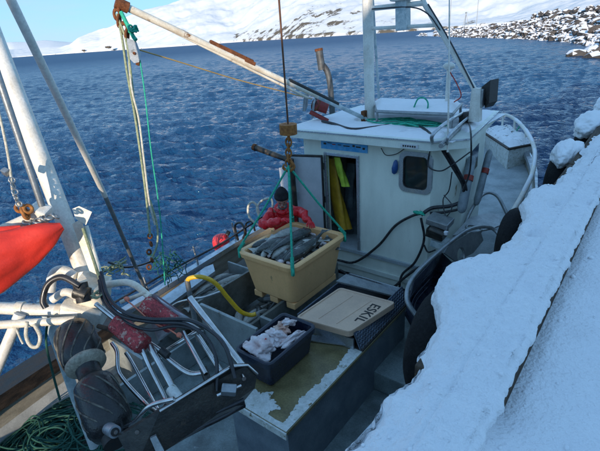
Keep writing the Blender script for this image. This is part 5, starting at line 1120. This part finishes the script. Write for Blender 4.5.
MB().tube([Vector((-2.224,0.785,2.142)), Vector((-2.121,0.778,2.181))], .036, 20).build('hub', 'alu', nh)
vdh = (Vector((-2.121,0.778,2.181))-Vector((-2.224,0.785,2.142))).normalized()
MB().tube([Vector((-2.121,0.778,2.181))+vdh*.001, Vector((-2.121,0.778,2.181))+vdh*.006], .024, 18).build('hub_cap', 'ink', nh); MB().tube([Vector((-2.121,0.778,2.181))+vdh*.002, Vector((-2.121,0.778,2.181))+vdh*.012], .012, 14).build('hub_bolt', 'steel', nh)
# side plate
PL = [Vector(q) for q in [(-2.078,0.770,2.177),(-1.956,0.985,2.260),(-1.775,1.407,2.372),(-1.754,1.508,2.318),(-1.712,1.543,2.242),(-1.693,1.494,2.175),(-1.708,1.367,2.121),(-1.870,0.948,2.059),(-1.943,0.756,2.025)]]
pn = (PL[2]-PL[0]).cross(PL[6]-PL[0]).normalized(); pn = pn if pn.dot(Vector((0, 0, 4.2))-PL[0]) > 0 else -pn
MB().slab(PL, .035, pn).build('side_plate', 'darksteel', nh)
MB().tube([p+pn*.006 for p in PL[1:5]], .011, 8, 0).build('plate_edge', 'steel', nh)
for p in [(-1.691,1.409,2.326),(-1.816,1.371,2.238),(-2.024,0.860,2.183)]: MB().tube([Vector(p)+pn*.03, Vector(p)-pn*.02], .013, 10).build('bolt', 'steel', nh)
MB().slab([Vector(q)+pn*.02 for q in [(-1.943,0.885,2.157),(-1.919,0.911,2.171),(-1.852,0.903,2.106),(-1.879,0.871,2.087)]], .02, pn).build('strap_plate', 'galv', nh)
MB().box(Vector((-1.750,1.331,2.271))+pn*.03, (.09, .06, .05), Euler((.3, .2, .7)), .01).build('valve_block', 'galv', nh)
MB().tube([Vector((-1.801,1.276,2.248))+pn*.04, Vector((-1.723,1.406,2.266))+pn*.04], .012, 10).build('valve_pipe', 'steel', nh)
mb = MB(); rnd = random.Random(8)
for q in range(5): mb.tube([Vector((-1.708,1.405,2.139))+Vector((0, 0, -.01*q)), Vector((-1.786,1.237,2.154))+Vector((rnd.uniform(-.02, .02), 0, -.03-.01*q)), Vector((-1.902,0.987,2.128))+Vector((0, rnd.uniform(-.02, .02), -.02*q)), Vector((-2.008,0.783,2.094))+Vector((0, 0, -.02*q))], .016, 8, 6)
mb.build('hydraulic_hose_bundle', 'hose', nh)
# chrome tubes
T = lambda pts, r_, m='steel', nm='frame_tube', sp=6, n=12: tb(nm, m, pts, r_, nh, sp, n)
T([(-2.726,1.151,2.309),(-2.643,1.133,2.279),(-2.514,1.058,2.205),(-2.235,1.038,2.132),(-2.044,1.010,2.181)], .014)
T([(-2.677,1.206,2.207),(-2.590,1.191,2.177),(-2.344,1.132,2.083),(-2.155,1.075,2.080)], .014)
T([(-2.431,1.205,2.349),(-2.325,1.175,2.262),(-2.135,1.128,2.147),(-2.046,1.075,2.173)], .016)
T([(-2.392,1.245,2.364),(-2.041,1.158,2.189)], .022, sp=0)
T([(-2.042,1.130,2.267),(-1.928,1.111,2.241)], .034, 'peel', 'pale_boot', 0)
T([(-2.233,0.826,2.076),(-2.126,0.898,2.150),(-2.023,0.967,2.275),(-1.906,1.059,2.318)], .014)
T([(-2.435,1.270,2.346),(-2.306,1.279,2.296),(-2.087,1.294,2.249),(-1.961,1.342,2.275)], .019)
T([(-2.274,1.435,2.406),(-1.925,1.316,2.303)], .015, sp=0); T([(-1.982,1.341,2.306),(-1.892,1.306,2.233)], .024, 'darksteel', 'joint', 0)
T([(-2.263,1.511,2.397),(-1.860,1.404,2.238)], .018, sp=0)
T([(-2.356,1.594,2.563),(-1.778,1.500,2.289)], .024, sp=0)
T([(-2.393,1.325,2.252),(-2.196,1.500,2.406)], .016, sp=0)
T([(-2.911,1.195,2.541),(-2.626,1.228,2.427),(-2.304,1.288,2.308)], .018, 'steel', 'side_rail', 0); T([(-2.330,1.281,2.335),(-2.270,1.287,2.307)], .027, 'ink', 'rail_end', 0)
T([(-2.983,1.316,2.614),(-2.750,1.394,2.663),(-2.537,1.402,2.613)], [.026, .024, .024], 'warmwhite', 'bent_pipe', 6); T([(-2.849,1.432,2.622),(-2.645,1.452,2.609)], .012, 'timber', 'batten', 0)
T([(-2.774,1.309,2.543),(-2.560,1.401,2.646)], .014, 'warmwhite', 'stub_pipe', 0)
T([(-2.409,1.451,2.509),(-2.185,1.508,2.405)], .016, 'steel', 'side_rail', 0)
MB().slab([(-2.568,1.410,2.623),(-2.492,1.425,2.639),(-2.233,1.482,2.507),(-2.309,1.438,2.489)], .02).build('edge_plank', 'alu', nh)
def pad(a, c_, r_, seed):
    A = Vector(a); B_ = Vector(c_); t_ = (B_-A).normalized(); x = t_.orthogonal().normalized(); y = t_.cross(x); n = 20; vs = []; S = 24
    for i in range(S+1):
        for k in range(n):
            an = 2*math.pi*k/n; sq = 1/max(abs(math.cos(an)), abs(math.sin(an)))**.55; w_ = r_*sq*(1 if 0 < i < S else .88)*(1+.03*noise.noise(Vector((i*.4, k*.8, seed))))
            vs.append(A.lerp(B_, i/S)+(x*math.cos(an)+y*math.sin(an))*w_)
    mb = MB(); mb.add(vs, [(i*n+k, i*n+(k+1) % n, (i+1)*n+(k+1) % n, (i+1)*n+k) for i in range(S) for k in range(n)], True); mb.add(vs[:n], [tuple(range(n))]); mb.add(vs[-n:], [tuple(range(n))]); return mb
pad((-2.671,1.192,2.481), (-2.408,1.212,2.379), .063, 1).build('rubber_pad', 'redpad', nh)
pad((-2.566,1.378,2.560), (-2.316,1.405,2.465), .066, 2).build('rubber_pad', 'redpad', nh)
MB().slab([(-2.523,1.357,2.456),(-2.409,1.416,2.497),(-2.313,1.381,2.441),(-2.390,1.309,2.373)], .015).build('pad_plate', 'galv', nh)
T([(-2.825,1.132,2.424),(-2.740,1.157,2.418),(-2.662,1.180,2.393)], .016, 'timber', 'bracket', 0)
# hoses over the hauler
for i, (pts, r_, lab) in enumerate((([(-2.927,1.295,2.748),(-2.766,1.227,2.638),(-2.572,1.216,2.584),(-2.386,1.285,2.557),(-2.152,1.411,2.563),(-1.981,1.454,2.512),(-1.825,1.422,2.475),(-1.728,1.377,2.324)], .0125, 'outer thick black hose bending over the hauler to its plate'),
        ([(-2.927,1.281,2.722),(-2.771,1.209,2.614),(-2.578,1.199,2.560),(-2.372,1.286,2.538),(-2.162,1.390,2.541),(-1.982,1.403,2.497),(-1.868,1.368,2.417),(-1.798,1.284,2.259)], .012, 'inner black hose dropping straight to the hauler plate'),
        ([(-2.927,1.267,2.697),(-2.798,1.204,2.592),(-2.566,1.210,2.510),(-2.389,1.269,2.479),(-2.233,1.360,2.516),(-2.079,1.436,2.499)], .011, 'lower black hose lying across the red pads'))):
    tb('hydraulic_hose', 'hose', pts, r_, sp=7, n=10, label=lab, cat='hose')
tb('pink_string', 'coral', [(-2.677,1.290,2.618),(-2.556,1.296,2.576),(-2.413,1.308,2.510),(-2.269,1.341,2.482),(-2.203,1.367,2.429)], .005, sp=5, label='thin pink string with beads over the red pads', cat='string')
for p, lab in (((-2.659,1.300,2.611), 'coral bead on the pink string by the bent pipe'), ((-2.217,1.366,2.448), 'coral bead on the pink string by the steel rail')): MB().blob(p, (.018, .018, .018), 2, .15).build('bead', 'coral', label=lab, cat='bead')
tangle('string_tie', 'palerope', (-2.866,1.204,2.618), (.05, .05, .05), 24, .006, 12, 4, label='pale green string tied round the mast foot', cat='string')
# long rope heap on the aft deck
mb = MB(); rnd = random.Random(17)
for c in range(34):
    cx, cy = -4.15+rnd.gauss(0, .30), .95+rnd.gauss(0, .36); r0 = rnd.uniform(.16, .40); P = []; a0_ = rnd.uniform(0, 6.28); n = rnd.randint(20, 40); dx_, dy_ = rnd.uniform(-.3, .3), rnd.uniform(-.3, .3); dz_ = rnd.uniform(.3, 1); el = rnd.uniform(.55, 1); th_ = rnd.uniform(0, 3.14)
    for j in range(n):
        a = a0_+j*.55; q = r0*(1+.25*noise.noise(Vector((j*.3, c, 0)))); u_, v_ = math.cos(a)*q, math.sin(a)*q*el
        f9 = j/n-.5; x, y = cx+dx_*f9+u_*math.cos(th_)-v_*math.sin(th_), cy+dy_*f9+u_*math.sin(th_)+v_*math.cos(th_)
        d2 = ((x+4.15)**2/.6+(y-.95)**2/.8); z = .50+max(0, .30*(1-d2))*(dz_+.25*noise.noise(Vector((j*.4, c*3.1, 0))))+.012*rnd.random()
        P.append((max(x, CX-hb(y)+.12), y, z))
    mb.tube(P, .0085, 5, 5)
mb.build('rope_pile', 'darkgreenrope', label='large tangled pile of dark green rope on the aft deck', cat='rope')
tb('green_line', 'darkgreenrope', [(-3.563,1.116,2.350),(-3.584,1.014,2.066),(-3.547,0.973,1.806),(-3.541,0.954,1.504)], .010, sp=6, label='dark green line hanging beside the pale blue post', cat='rope')
